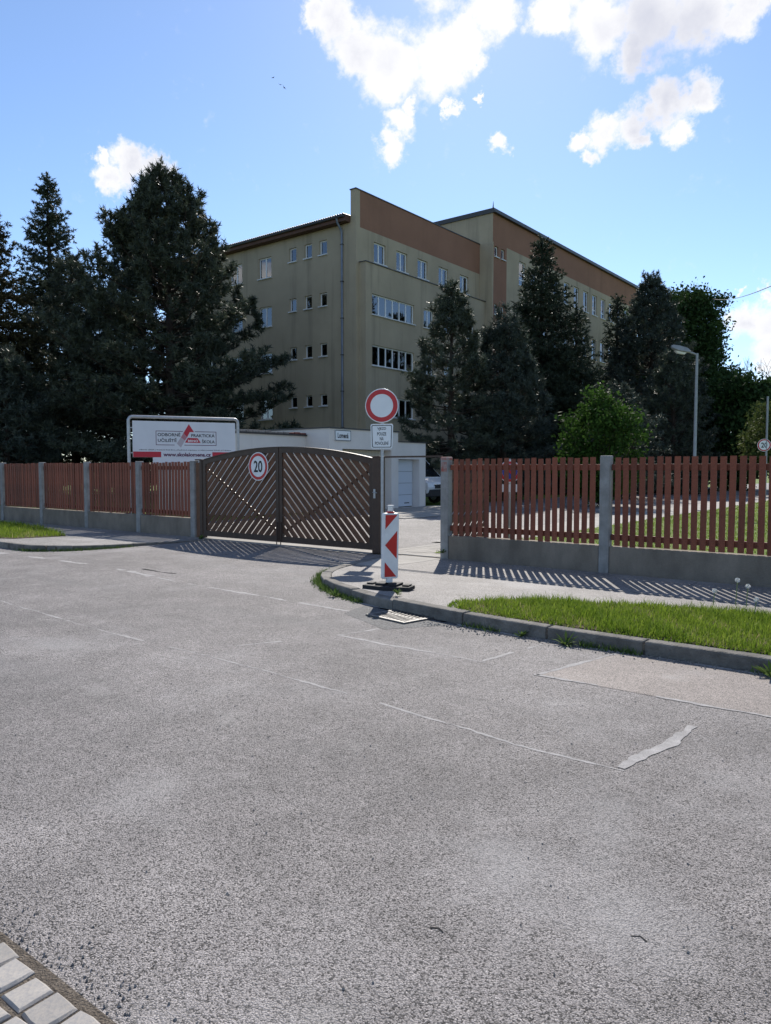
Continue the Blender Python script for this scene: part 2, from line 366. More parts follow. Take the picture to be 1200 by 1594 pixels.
# ------------------------------------------------------------------ helpers: geometry
class MB:
    """collects boxes, tubes and plates; build() links them as one mesh object"""
    def __init__(s): s.v, s.f, s.m = [], [], []
    def add(s, vs, fs, mi=0):
        o = len(s.v)
        s.v += [tuple(x) for x in vs]; s.f += [tuple(i + o for i in f) for f in fs]; s.m += [mi] * len(fs)
        return s
    def box(s, a, b, mi=0):
        (x0, y0, z0), (x1, y1, z1) = a, b
        return s.add([(x0,y0,z0),(x1,y0,z0),(x1,y1,z0),(x0,y1,z0),(x0,y0,z1),(x1,y0,z1),(x1,y1,z1),(x0,y1,z1)],
              [(0,3,2,1),(4,5,6,7),(0,1,5,4),(1,2,6,5),(2,3,7,6),(3,0,4,7)], mi)
    def plate(s, poly, y0, y1, mi=0):
        """polygon in (x,z), counter-clockwise seen from -y, thick from y0 (front) to y1"""
        n = len(poly)
        vs = [(x, y0, z) for x, z in poly] + [(x, y1, z) for x, z in poly]
        fs = [tuple(range(n)), tuple(range(2 * n - 1, n - 1, -1))] + [((i + 1) % n, i, n + i, n + (i + 1) % n) for i in range(n)]
        return s.add(vs, fs, mi)
    def prism(s, poly, z0, z1, mi=0):
        n = len(poly)
        vs = [(x, y, z0) for x, y in poly] + [(x, y, z1) for x, y in poly]
        fs = [tuple(range(n - 1, -1, -1)), tuple(range(n, 2 * n))] + [(i, (i + 1) % n, n + (i + 1) % n, n + i) for i in range(n)]
        return s.add(vs, fs, mi)
    def ring(s, r0, r1, y0, y1, cx=0, cz=0, n=40, mi=0):
        vs, fs = [], []
        for i in range(n):
            c, q = math.cos(2 * PI * i / n), math.sin(2 * PI * i / n)
            vs += [(cx + r0 * c, y0, cz + r0 * q), (cx + r1 * c, y0, cz + r1 * q), (cx + r1 * c, y1, cz + r1 * q), (cx + r0 * c, y1, cz + r0 * q)]
        for i in range(n):
            a, b = 4 * i, 4 * ((i + 1) % n)
            fs += [(a, a + 1, b + 1, b), (a + 1, a + 2, b + 2, b + 1), (a + 2, a + 3, b + 3, b + 2), (a + 3, a, b, b + 3)]
        return s.add(vs, fs, mi)
    def disc(s, r, y0, y1, cx=0, cz=0, n=40, mi=0):
        return s.plate([(cx + r * math.cos(2 * PI * i / n), cz + r * math.sin(2 * PI * i / n)) for i in range(n)], y0, y1, mi)
    def tube(s, pts, rad, n=8, cap=True, mi=0):
        pts = [Vector(p) for p in pts]
        rads = rad if isinstance(rad, (list, tuple)) else [rad] * len(pts)
        vs, fs = [], []
        up = None
        for i, p in enumerate(pts):
            t = (pts[min(i + 1, len(pts) - 1)] - pts[max(i - 1, 0)]).normalized()
            if up is None or abs(up.dot(t)) > .95: up = Vector((0, 0, 1)) if abs(t.z) < .9 else Vector((0, 1, 0))
            a = t.cross(up).normalized(); b = a.cross(t).normalized(); up = b
            for k in range(n):
                w = 2 * PI * k / n
                vs.append(p + (a * math.cos(w) + b * math.sin(w)) * rads[i])
        for i in range(len(pts) - 1):
            for k in range(n):
                k2 = (k + 1) % n
                fs.append((i * n + k, i * n + k2, (i + 1) * n + k2, (i + 1) * n + k))
        if cap: fs += [tuple(range(n - 1, -1, -1)), tuple(range((len(pts) - 1) * n, len(pts) * n))]
        return s.add(vs, fs, mi)
    def mesh(s, name):
        me = bpy.data.meshes.new(name); me.from_pydata(s.v, [], s.f)
        me.polygons.foreach_set('material_index', s.m); me.update()
        return me
    def build(s, name, mats, parent=None, bevel=0.0, smooth=False):
        me = s.mesh(name)
        for q in (mats if isinstance(mats, (list, tuple)) else [mats]): me.materials.append(q)
        o = bpy.data.objects.new(name, me); COL.objects.link(o)
        if smooth:
            me.polygons.foreach_set('use_smooth', [True] * len(me.polygons))
            me.set_sharp_from_angle(angle=R(40))
        if bevel > 0: add_bevel(o, bevel)
        if parent: o.parent = parent
        return o

def add_bevel(o, w, seg=2):
    m = o.modifiers.new('bevel', 'BEVEL'); m.width = w; m.segments = seg; m.limit_method = 'ANGLE'; m.angle_limit = R(35)

def tag(o, label=None, cat=None, group=None, kind=None):
    if label: o['label'] = label
    if cat: o['category'] = cat
    if group: o['group'] = group
    if kind: o['kind'] = kind
    return o

def thing(name, loc, label, cat, rz=0.0, group=None):
    o = bpy.data.objects.new(name, None); COL.objects.link(o)
    o.location = loc; o.rotation_euler = (0, 0, rz); o.empty_display_size = .3
    return tag(o, label, cat, group)

def link_mesh(name, me, parent=None, loc=(0, 0, 0), rot=(0, 0, 0), scale=(1, 1, 1)):
    o = bpy.data.objects.new(name, me); COL.objects.link(o)
    o.location = loc; o.rotation_euler = rot; o.scale = scale
    if parent: o.parent = parent
    return o

def copy_thing(root, loc, rz, label, scale=None):
    r = root.copy(); COL.objects.link(r); r.location = loc; r.rotation_euler = (0, 0, rz); r['label'] = label
    if scale: r.scale = scale
    for ch in list(root.children):
        c = ch.copy(); COL.objects.link(c); c.parent = r
        for g in ch.children:
            d = g.copy(); COL.objects.link(d); d.parent = c
    return r

def big_mesh(name, verts, faces_n, nverts_per_face, material, tone=None):
    """verts (V,3) array in face order: face i uses the next k verts"""
    me = bpy.data.meshes.new(name)
    V = len(verts); F = faces_n; k = nverts_per_face
    me.vertices.add(V); me.vertices.foreach_set('co', np.ascontiguousarray(verts, dtype=np.float32).ravel())
    me.loops.add(V); me.loops.foreach_set('vertex_index', np.arange(V, dtype=np.int32))
    me.polygons.add(F); me.polygons.foreach_set('loop_start', np.arange(0, V, k, dtype=np.int32))
    if tone is not None:
        a = me.attributes.new('tone', 'FLOAT', 'FACE'); a.data.foreach_set('value', tone.astype(np.float32))
    me.update(calc_edges=True)
    me.materials.append(material)
    return me

FONT_CACHE = {}
def text_obj(body, w, h, material, parent, x, y, z, name='lettering', bold=0.0, squeeze=True, thick=.0012, align='CENTER'):
    """flat lettering facing -y, its box w x h centred on (x, z), front at y"""
    cu = bpy.data.curves.new('t', 'FONT'); cu.body = body; cu.size = 1; cu.offset = bold; cu.resolution_u = 3
    cu.align_x = align
    ob = bpy.data.objects.new('t', cu); COL.objects.link(ob)
    dg = bpy.context.evaluated_depsgraph_get()
    me = bpy.data.meshes.new_from_object(ob.evaluated_get(dg))
    bpy.data.objects.remove(ob); bpy.data.curves.remove(cu)
    n = len(me.vertices)
    co = np.empty(n * 3, dtype=np.float32); me.vertices.foreach_get('co', co); co = co.reshape(-1, 3)
    lo, hi = co.min(0), co.max(0)
    sx = w / (hi[0] - lo[0]); sz = h / (hi[1] - lo[1])
    out = np.zeros_like(co)
    out[:, 0] = (co[:, 0] - (lo[0] + hi[0]) / 2) * sx + x
    out[:, 2] = (co[:, 1] - (lo[1] + hi[1]) / 2) * sz + z
    out[:, 1] = y
    me.vertices.foreach_set('co', out.ravel()); me.update()
    me.materials.clear(); me.materials.append(material)
    me.name = name
    return link_mesh(name, me, parent)

def smooth_path(pts, step):
    """Catmull-Rom through pts, resampled at about step"""
    P = [Vector((*p, 0)) for p in pts]; out = []
    for i in range(len(P) - 1):
        a, b, c, d = P[max(i - 1, 0)], P[i], P[i + 1], P[min(i + 2, len(P) - 1)]
        n = max(2, int((c - b).length / .05))
        for k in range(n):
            t = k / n
            out.append(.5 * ((2 * b) + (c - a) * t + (2 * a - 5 * b + 4 * c - d) * t * t + (3 * b - a - 3 * c + d) * t ** 3))
    out.append(P[-1])
    res = [out[0]]; acc = 0
    for i in range(1, len(out)):
        seg = (out[i] - out[i - 1]).length; acc += seg
        if acc >= step: res.append(out[i]); acc = 0
    if (res[-1] - out[-1]).length > step * .3: res.append(out[-1])
    else: res[-1] = out[-1]
    return [(p.x, p.y) for p in res]

def offset_path(path, d):
    out = []
    for i in range(len(path)):
        a = Vector(path[max(i - 1, 0)]); b = Vector(path[min(i + 1, len(path) - 1)])
        t = (b - a).normalized(); nrm = Vector((t.y, -t.x))
        out.append((path[i][0] + nrm.x * d, path[i][1] + nrm.y * d))
    return out

# ------------------------------------------------------------------ ground
def sheet(name, poly, z, m, kind='structure', parent=None):
    mb = MB(); mb.add([(x, y, z) for x, y in poly], [tuple(range(len(poly)))])
    o = mb.build(name, m, parent)
    if kind and not parent: o['kind'] = kind
    return o

sheet('ground', [(-700, -300), (500, -300), (500, 900), (-700, 900)], -.03, M['turf'])
road = sheet('road', [(-160, 1.16), (90, 1.16), (90, 11.3), (-160, 11.3)], 0.0, M['road'])
sheet('yard_road', [(-19.0, 11.3), (-9.2, 11.3), (-9.2, 20), (-10.1, 26), (-10.1, 110), (-19.0, 110)], -.004, M['yard_road'])
sheet('near_pavement', [(-160, -6), (90, -6), (90, .62), (-160, .62)], .02, M['pave'])

def zf(y):
    """height of the pavements: full kerb height at the road, running out to the fence foot"""
    return .115 - .105 * min(1.0, max(0.0, (y - 7.3) / 3.4))
def drape(o, ref=.115):
    me = o.data
    for v in me.vertices:
        if v.co.z > .03: v.co.z += zf(v.co.y) - ref
    me.update()
    return o

# kerbs: individual stones following the measured edge
K_RIGHT = [(34, 6.60), (20, 6.60), (10, 6.60), (4, 6.60), (-1, 6.60), (-3.0, 6.62), (-4.0, 6.70), (-4.7, 6.80), (-5.4, 6.94), (-6.1, 7.17), (-6.8, 7.50),
           (-7.4, 7.95), (-7.85, 8.5), (-8.15, 9.1), (-8.5, 10.2), (-8.86, 11.28)]
K_LEFT = [(-60, 7.40), (-40, 7.40), (-25, 7.40), (-18, 7.40), (-16.1, 7.41), (-15.2, 7.42), (-14.75, 7.56), (-14.35, 7.95), (-14.15, 8.5), (-14.08, 9.0), (-14.0, 9.8), (-13.95, 10.8), (-13.93, 11.28)]
def kerb(name, pts, inward, width, stone, top, label=None):
    base = sheet(name, [(0, 0)] * 3, -.02, M['kerb']) if False else None
    mb = MB()
    path = smooth_path(pts, .06)
    inner = offset_path(path, inward * (width + .012))
    # bedding under the stones
    for i in range(len(path) - 1):
        a, b, c, d = path[i], path[i + 1], inner[i + 1], inner[i]
    poly = offset_path(path, inward * .012) + inner[::-1]
    mb.prism(poly if inward < 0 else poly[::-1], -.02, top - .03)
    root = drape(mb.build(name, M['joint'])); root['kind'] = 'structure'
    # cut the path into stones
    k0, acc, i0 = 0, 0, 0
    target = stone * random.uniform(.9, 1.1)
    for i in range(1, len(path)):
        acc += (Vector(path[i]) - Vector(path[i - 1])).length
        if acc >= target or i == len(path) - 1:
            outer = path[i0:i + 1]
            inn = offset_path(path, inward * width)[i0:i + 1]
            # a 1 cm joint at both ends
            g = .007
            def trim(seg):
                seg = [Vector(p) for p in seg]
                t0 = (seg[1] - seg[0]).normalized(); t1 = (seg[-2] - seg[-1]).normalized()
                seg[0] = seg[0] + t0 * g; seg[-1] = seg[-1] + t1 * g
                return seg
            # few points are enough for a short stone
            idx = sorted(set([0, len(outer) // 2, len(outer) - 1]))
            o2 = trim([outer[q] for q in idx]); i2 = trim([inn[q] for q in idx])
            j = lambda s: Vector((random.uniform(-s, s), random.uniform(-s, s)))
            dz = random.uniform(-.008, .006)
            if i0 < 0: pass
            pl = [tuple(p + j(.008)) for p in o2] + [tuple(p) for p in i2[::-1]]
            if inward > 0: pl = pl[::-1]
            sb = MB().prism(pl, -.015, top + dz)
            s = drape(sb.build('kerb_stone', M['kerb'], root, bevel=random.uniform(.012, .022)))
            i0 = i; acc = 0; target = stone * random.uniform(.88, 1.12)
    return root

# ribbon order matters: with the path running towards -x, the pavement is on its right-hand (+y) side
kerb('kerb_right', K_RIGHT[3:], 1, .15, .98, .125)
kerb('kerb_left', K_LEFT[2:], -1, .13, .55, .125)

def pavement(name, path, material, flip):
    rows = 12
    vs, fs = [], []
    for x, y in path:
        for k in range(rows + 1):
            yy = y + (11.42 - y) * k / rows
            vs.append((x, yy, zf(yy) - .003))
    n = rows + 1
    for i in range(len(path) - 1):
        for k in range(rows):
            a, b = i * n + k, (i + 1) * n + k
            fs.append((a, a + 1, b + 1, b) if not flip else (a, b, b + 1, a + 1))
    o = MB().add(vs, fs).build(name, material); o['kind'] = 'structure'
    return o
pavement('pavement_right', offset_path(smooth_path(K_RIGHT, .15), .162), M['pave'], False)
pavement('pavement_left', offset_path(smooth_path(K_LEFT, .15), -.142), M['pave_dark'], True)

# concrete edging slabs of the right pavement (joints seen near the gate and along the fence)
slabs = bpy.data.objects['pavement_right']
for a, b, y0 in [(-8.50, -7.62, 9.62), (-7.605, -6.1, 9.6), (-6.09, -4.6, 9.63), (-4.59, -3.1, 9.63), (-3.09, -1.6, 9.63), (-1.59, 0, 9.63), (.01, 1.6, 9.63)]:
    sb = MB()
    n = 6; up = random.uniform(.004, .009)
    ys = [y0 + (11.39 - y0) * k / n for k in range(n + 1)]
    vs = []
    for y in ys: vs += [(a, y, zf(y) + up), (b, y, zf(y) + up), (a, y, zf(y) - .03), (b, y, zf(y) - .03)]
    fs = []
    for k in range(n):
        p, q = 4 * k, 4 * k + 4
        fs += [(p, p + 1, q + 1, q), (p + 2, p, q, q + 2), (p + 1, p + 3, q + 3, q + 1)]
    fs += [(0, 2, 3, 1), (4 * n, 4 * n + 1, 4 * n + 3, 4 * n + 2)]
    sb.add(vs, fs); sb.build('concrete_slab', M['slab'] if a < -8 else M['pave'], slabs)

# road repairs and sealed joints, thin sheets each above the one below
sheet('tan_road_patch', [(-2.70, 5.43), (-1.0, 5.45), (12, 5.45), (12, 6.52), (-2.45, 6.52)], .002, M['road_tan'])
sheet('dark_road_patch', [(-5.62, 6.42), (-4.72, 6.02), (-4.25, 6.70), (-4.4, 6.76), (-5.5, 6.95), (-5.75, 6.93)], .002, M['road_dark'])
def seam(pts, w, z=.0015, name='sealed_road_joint', m='seam', gap=-.33, rag=.45):
    pts2 = []
    for i in range(len(pts) - 1):
        a, b = Vector(pts[i]), Vector(pts[i + 1]); n = max(1, int((b - a).length / .04))
        for k in range(n): pts2.append(a.lerp(b, k / n))
    pts2.append(Vector(pts[-1]))
    mb = MB(); L, Rr = [], []
    for i, p in enumerate(pts2):
        t = (pts2[min(i + 1, len(pts2) - 1)] - pts2[max(i - 1, 0)]).normalized(); nn = Vector((-t.y, t.x))
        wob = mnoise.noise((p.x * 3, p.y * 3, 0)) * .02 + mnoise.noise((p.x * 14, p.y * 14, 7)) * .012
        ww = max(.002, w * (.42 + .55 * mnoise.noise((p.x * 2.3, p.y * 2.3, 9)) + rag * mnoise.noise((p.x * 13, p.y * 13, 4)) + .15 * random.random()))
        L.append((p.x + nn.x * (ww + wob), p.y + nn.y * (ww + wob), z)); Rr.append((p.x - nn.x * (ww - wob), p.y - nn.y * (ww - wob), z))
    n = len(pts2)
    mb.add(L + Rr, [(i, n + i, n + i + 1, i + 1) for i in range(n - 1) if mnoise.noise((pts2[i].x * 1.9, pts2[i].y * 1.9, 21)) > gap])
    o = mb.build(name, M[m]); o['kind'] = 'structure'
    return o
seam([(-5.37, 4.59), (-4.92, 5.52), (-4.78, 6.02)], .035)
seam([(-4.88, 5.52), (-3.23, 5.52)], .035)
seam([(-3.28, 5.54), (-3.14, 6.43)], .035)
seam([(-2.72, 5.43), (-1.0, 5.45), (3, 5.46), (12, 5.46)], .035  , .0035)
seam([(-2.70, 5.43), (-2.45, 6.5)], .035  , .0035)
seam([(-9.57, 4.39), (-6.8, 4.2), (-5.3, 4.21), (-3.45, 4.11), (-2.6, 4.02), (-1.86, 3.95), (-1.45, 3.98)], .022, gap=-.24)
seam([(-1.48, 4.0), (-1.44, 4.3), (-1.38, 4.55), (-1.37, 4.95)], .055, .0035, gap=-.6, rag=.2)
seam([(-9.21, 6.73), (-7.08, 6.64), (-5.65, 6.55)], .05)
seam([(-14, 6.98), (-11.6, 7.05), (-10.6, 6.95), (-9.2, 6.75)], .10, gap=-.1)
seam([(-30, 6.85), (-17, 6.86), (-14.8, 6.9)], .16, gap=-.1)
seam([(-10.75, 7.26), (-10.2, 7.2), (-9.85, 7.24)], .05  , .0035, 'road_crack', 'crack')
for (cx_, cy_) in ((-1.46, 2.18), (-.87, 2.57)):
    seam([(cx_ - .03, cy_ - .010), (cx_, cy_ + .006), (cx_ + .03, cy_ - .006)], .007, .0015, 'road_crack', 'crack', gap=-1)

for kpts, sgn_, x_lo, x_hi in ((K_RIGHT[3:13], -1, -8.0, 2.5), (K_LEFT[2:10], 1, -20, -14.0)):
    pth = [p for p in offset_path(smooth_path(kpts, .10), sgn_ * .035) if x_lo < p[0] < x_hi]
    i = 0
    while i < len(pth) - 3:
        k = random.randint(2, 7)
        seam(pth[i:i + k + 1], random.uniform(.03, .06), .002, 'gutter_mortar'); i += k + random.randint(0, 2)

# setts along the near edge of the road
gut = sheet('gutter_strip', [(-14, .30), (6, .30), (6, 1.20), (-14, 1.185)], .008, M['joint'])
def sett_mesh(seed):
    rs = random.Random(seed)
    mb = MB(); P = []
    n = 3
    pr_ = [(-.5, -.5), (0, -.52), (.5, -.5), (.52, 0), (.5, .5), (0, .52), (-.5, .5), (-.52, 0)]
    j = [(x + rs.uniform(-.03, .03), y + rs.uniform(-.03, .03)) for x, y in pr_]
    vs = [(x, y, -.05) for x, y in j] + [(x, y, -.006) for x, y in j] + [(x * .88, y * .88, rs.uniform(-.003, .003)) for x, y in j] + [(0, 0, rs.uniform(0, .004))]
    fs = []
    for k in range(8):
        k2 = (k + 1) % 8
        fs += [(k, k2, 8 + k2, 8 + k), (8 + k, 8 + k2, 16 + k2, 16 + k), (16 + k, 16 + k2, 24)]
    mb.add(vs, fs); me = mb.mesh('sett'); me.materials.append(M['cobble'])
    return me
setts = [sett_mesh(i) for i in range(6)]
for row, (yc, dy) in enumerate([(1.10, .118), (.965, .122), (.828, .122), (.69, .122), (.553, .122), (.416, .122)]):
    x = -4.9 + row * .045
    while x < -.4:
        w = random.uniform(.095, .125)
        link_mesh('sett', random.choice(setts), gut, (x + w / 2, yc + random.uniform(-.012, .012), 0.016 + random.uniform(-.002, .003)),
                  (random.uniform(-.015, .015), random.uniform(-.015, .015), random.uniform(-.06, .06)), (w, dy * random.uniform(.92, 1.02), 1))
        x += w + random.uniform(.012, .024)

# yard surfaces
sheet('wicket_path', [(-9.2, 11.42), (-7.4, 11.42), (-7.4, 13.9), (-9.2, 13.9)], .012, M['joint'])
tp = bpy.data.objects['wicket_path']
mb = MB()
for i in range(9):
    for k in range(12):
        xa = -9.19 + i * .2; ya = 11.5 + k * .2
        mb.box((xa + .004, ya + .004, 0), (xa + .196, ya + .196, .022 + random.uniform(-.002, .003)))
o = mb.build('paving_tile', M['slab'], tp); o['kind'] = 'stuff'
sheet('yard_walkway', [(-9.6, 13.95), (-8.25, 13.95), (-8.25, 60), (-10.0, 60), (-10.0, 24)], .02, M['slab'])
o = sheet('gate_threshold', [(-14.45, 11.15), (-9.2, 11.15), (-9.2, 11.75), (-14.45, 11.75)], .006, M['slab'])
sett_yard = sheet('garage_forecourt', [(-18.96, 19.9), (-14.75, 19.9), (-14.75, 29), (-18.96, 29)], .004, M['joint'])
mb = MB()
for i in range(14):
    for k in range(30):
        xa = -18.95 + i * .3; ya = 19.95 + k * .3
        mb.box((xa + .012, ya + .012, 0), (xa + .288, ya + .288, .016 + random.uniform(-.003, .006)))
o = mb.build('paving_stone', M['slab'], sett_yard); o['kind'] = 'stuff'

lawn_poly = [(-8.2, 12.0), (40, 12.0), (40, 62), (-8.2, 62)]
sheet('lawn', lawn_poly, .03, M['turf'])
verge_r = [(-4.45, 6.95), (-4.0, 6.86), (-3, 6.80), (34, 6.78), (34, 9.25), (2, 9.2), (-1.7, 8.95), (-3.0, 8.55), (-4.0, 8.1), (-4.6, 7.35)]
def verge(name, poly):
    xs = [p[0] for p in poly]; ys = [p[1] for p in poly]
    top, bot = [], []
    for k in range(len(poly)): top.append((*poly[k], zf(poly[k][1]) + .006))
    o = MB().add(top, [tuple(range(len(poly)))]).build(name, M['soil']); o['kind'] = 'structure'
    return o
verge('verge_right', verge_r)
verge_l = [(-40, 7.62), (-30, 7.62), (-17.6, 7.62), (-16.9, 8.1), (-17.0, 9.4), (-20.4, 10.6), (-24.3, 10.9), (-40, 10.9)]
verge('verge_left', verge_l)

# ------------------------------------------------------------------ school building
def wall_grid(mb, face, pos, U0, U1, Z0, Z1, holes, depth, bands=(), sign=1):
    """wall with rectangular openings on the plane y=pos (face 'y', u=x) or x=pos (face 'x', u=y); reveals go 'sign*depth' inward"""
    us = sorted(set([U0, U1] + [h[0] for h in holes] + [h[1] for h in holes] + [b[0] for b in bands] + [b[1] for b in bands]))
    zs = sorted(set([Z0, Z1] + [h[2] for h in holes] + [h[3] for h in holes] + [b[2] for b in bands] + [b[3] for b in bands]))
    us = [u for u in us if U0 <= u <= U1]; zs = [z for z in zs if Z0 <= z <= Z1]
    P = (lambda u, z, d=0: (u, pos + sign * d, z)) if face == 'y' else (lambda u, z, d=0: (pos + sign * d, u, z))
    for i in range(len(us) - 1):
        for k in range(len(zs) - 1):
            uc, zc = (us[i] + us[i + 1]) / 2, (zs[k] + zs[k + 1]) / 2
            if any(h[0] < uc < h[1] and h[2] < zc < h[3] for h in holes): continue
            mi = 1 if any(b[0] < uc < b[1] and b[2] < zc < b[3] for b in bands) else 0
            mb.add([P(us[i], zs[k]), P(us[i + 1], zs[k]), P(us[i + 1], zs[k + 1]), P(us[i], zs[k + 1])], [(0, 1, 2, 3)], mi)
    for h in holes:
        mi = 1 if any(b[0] < (h[0] + h[1]) / 2 < b[1] and b[2] < (h[2] + h[3]) / 2 < b[3] for b in bands) else 0
        a, b, c, d = h[:4]
        for q in ([(a, c), (b, c)], [(b, c), (b, d)], [(b, d), (a, d)], [(a, d), (a, c)]):
            mb.add([P(*q[0]), P(*q[1]), P(*q[1], depth), P(*q[0], depth)], [(0, 1, 2, 3)], mi)

SX, SY = -32.21, 38.1           # main corner of the front wing
PX = -31.66                     # projecting lower front
RY, RX = 53.65, -31.0           # corner of the rear wing
school = thing('school_building', (SX, SY, 0), 'beige and brown four storey school block with tall parapet behind the garages', 'building')
def S(name, mb, mats, **k):
    o = mb.build(name, mats, None, **k)
    o.data.transform(Matrix.Translation((-SX, -SY, 0)))
    o.parent = school
    return o

left_holes, small_holes = [], []
for z0, z1 in ((15.38, 16.85), (11.9, 13.35), (8.58, 10.05), (5.24, 6.68)):
    for x0 in (-41.47, -44.6, -47.7): left_holes.append((x0, x0 + 1.33, z0, z1))
for r_, (z0, z1) in enumerate(((16.08, 17.04), (12.66, 13.56), (9.30, 10.19), (5.95, 6.75))):
    for x0 in (-38.33, -36.85, -35.46): small_holes.append((x0, x0 + (.70 if r_ == 0 else .67), z0, z1))
wm = [M['plaster'], M['band']]
mb = MB(); wall_grid(mb, 'y', SY, -52, SX, 0, 17.95, left_holes + small_holes, .22)
S('wall', mb, wm)
top_holes = [(y, y + 1.28, 15.50, 16.86) for y in (39.97, 42.46, 45.0, 47.72, 50.68)]
mb = MB()
wall_grid(mb, 'x', SX, SY, RY, 15.0, 19.80, top_holes, .22, [(SY + .42, RY, 17.45, 19.80)], -1)
# parapet: end face, back and top
mb.add([(SX - .45, SY, 17.95), (SX, SY, 17.95), (SX, SY, 19.8), (SX - .45, SY, 19.8)], [(0, 1, 2, 3)])
mb.add([(SX - .45, SY, 17.5), (SX - .45, RY, 17.5), (SX - .45, RY, 19.8), (SX - .45, SY, 19.8)], [(0, 3, 2, 1)])
mb.add([(SX - .45, SY, 19.8), (SX, SY, 19.8), (SX, RY, 19.8), (SX - .45, RY, 19.8)], [(0, 1, 2, 3)])
# plain strip between the corner and the projection
mb.add([(SX, SY, 0), (SX, 38.42, 0), (SX, 38.42, 15.0), (SX, SY, 15.0)], [(0, 1, 2, 3)])
S('parapet_wall', mb, wm)
S('parapet_capping', MB().box((SX - .50, SY - .05, 19.803), (SX + .05, RY, 19.87)), M['flash'])
wide_holes = [(39.09, 43.85, z, z + 1.36) for z in (11.86, 8.52, 5.18)] + [(y, y + 1.28, z, z + 1.36) for z in (11.86, 8.52, 5.18) for y in (45.0, 47.7, 50.7)]
mb = MB(); wall_grid(mb, 'x', PX, 38.42, RY, 0, 15.15, wide_holes, .22, sign=-1)
mb.add([(SX, 38.42, 0), (PX, 38.42, 0), (PX, 38.42, 15.15), (SX, 38.42, 15.15)], [(0, 1, 2, 3)])
mb.add([(SX, 38.42, 15.15), (PX, 38.42, 15.15), (PX, RY, 15.15), (SX, RY, 15.15)], [(0, 1, 2, 3)])
S('projecting_wall', mb, wm)
S('ledge', MB().box((SX + .003, 38.36, 15.153), (PX + .07, RY - .003, 15.20)), M['flash'])
# rear wing
rear_small = [(y0, y0 + .60, z, z + .84) for z in (18.75, 14.15, 9.6) for y0 in (53.95, 55.02)]
rear_tall = [(58.07 + 2.225 * i, 59.27 + 2.225 * i, z, z + 2.02) for i in range(12) for z in (17.25, 12.8, 8.4)]
RZ = 22.1
mb = MB()
bands = [(RY, 87, 19.85, RZ), (RY + .12, 55.93, 0, 19.85)]
wall_grid(mb, 'x', RX, RY, 86.6, 0, RZ, rear_small + rear_tall, .24, bands, -1)
mb.add([(-37.3, RY, 0), (RX, RY, 0), (RX, RY, RZ), (-37.3, RY, RZ)], [(0, 1, 2, 3)])
mb.add([(-37.3, RY, 15), (-37.3, 86.6, 15), (-37.3, 86.6, RZ), (-37.3, RY, RZ)], [(0, 3, 2, 1)])
mb.add([(RX, 86.6, 0), (-37.3, 86.6, 0), (-37.3, 86.6, RZ), (RX, 86.6, RZ)], [(0, 1, 2, 3)])
mb.add([(SX - 20, RY, 0), (-37.3, RY, 0), (-37.3, RY, 17.9), (SX - 20, RY, 17.9)], [(0, 1, 2, 3)])
S('rear_wall', mb, wm)
o = S('rear_roof', MB().box((-37.5, RY - .12, RZ + .003), (RX + .28, 86.8, RZ + .14), 0).box((-37.3, RY + .05, RZ + .145), (RX + .05, 86.6, RZ + .42), 0), M['flash'])
S('roof_spike', MB().tube([(RX, RY, RZ + .4), (RX + .02, RY, RZ + .9)], [.06, .01], 6), M['flash'])
# front roof: low slab with soffit and corrugated sheet edge
mb = MB().box((-52.2, SY - .55, 17.953), (SX - .452, SY + 16, 18.10))
S('soffit', mb, M['soffit'])
S('fascia', MB().box((-52.2, SY - .56, 17.74), (SX - .455, SY - .003, 17.95)), M['soffit'])
mb = MB()
vs, fs = [], []
nx = 190
for i in range(nx + 1):
    x = -52.3 + (SX - .46 + 52.3) * i / nx; dz = .035 * (1 if i % 2 else -1)
    vs += [(x, SY - .68, 18.14 + dz), (x, SY + 16, 18.9 + dz), (x, SY - .68, 18.18 + dz), (x, SY + 16, 18.95 + dz)]
for i in range(nx):
    a, b = 4 * i, 4 * i + 4
    fs += [(a, a + 1, b + 1, b), (a + 2, b + 2, b + 3, a + 3), (a, b, b + 2, a + 2)]
mb.add(vs, fs); S('roof_sheet', mb, M['roofing'])
S('gutter', MB().tube([(-52.3, SY - .66, 18.03), (SX - .5, SY - .66, 18.03)], .075, 8), M['flash'])
dp = S('downpipe', MB().tube([(-33.35, SY - .62, 18.0), (-33.35, SY - .5, 17.7), (-33.35, SY - .12, 17.3), (-33.35, SY - .09, 17.0), (-33.35, SY - .09, 0)], .075, 10), M['pipe'], smooth=True)
for z in (16.4, 14, 11.6, 9.2, 6.8, 4.4, 2):
    o = S('pipe_bracket', MB().box((-33.45, SY - .18, z), (-33.25, SY - .002, z + .05)), M['flash']); o.parent = dp
# dark rooms behind the openings
S('room_back', MB().add([(-52, SY + .9, 0), (SX - .9, SY + .9, 0), (SX - .9, SY + .9, 17.9), (-52, SY + .9, 17.9)], [(0, 1, 2, 3)])
  .add([(SX - .9, SY + .9, 0), (SX - .9, RY, 0), (SX - .9, RY, 17.9), (SX - .9, SY + .9, 17.9)], [(0, 1, 2, 3)])
  .add([(RX - 1.1, RY + .1, 0), (RX - 1.1, 86.5, 0), (RX - 1.1, 86.5, 21.9), (RX - 1.1, RY + .1, 21.9)], [(0, 1, 2, 3)]), M['room'])

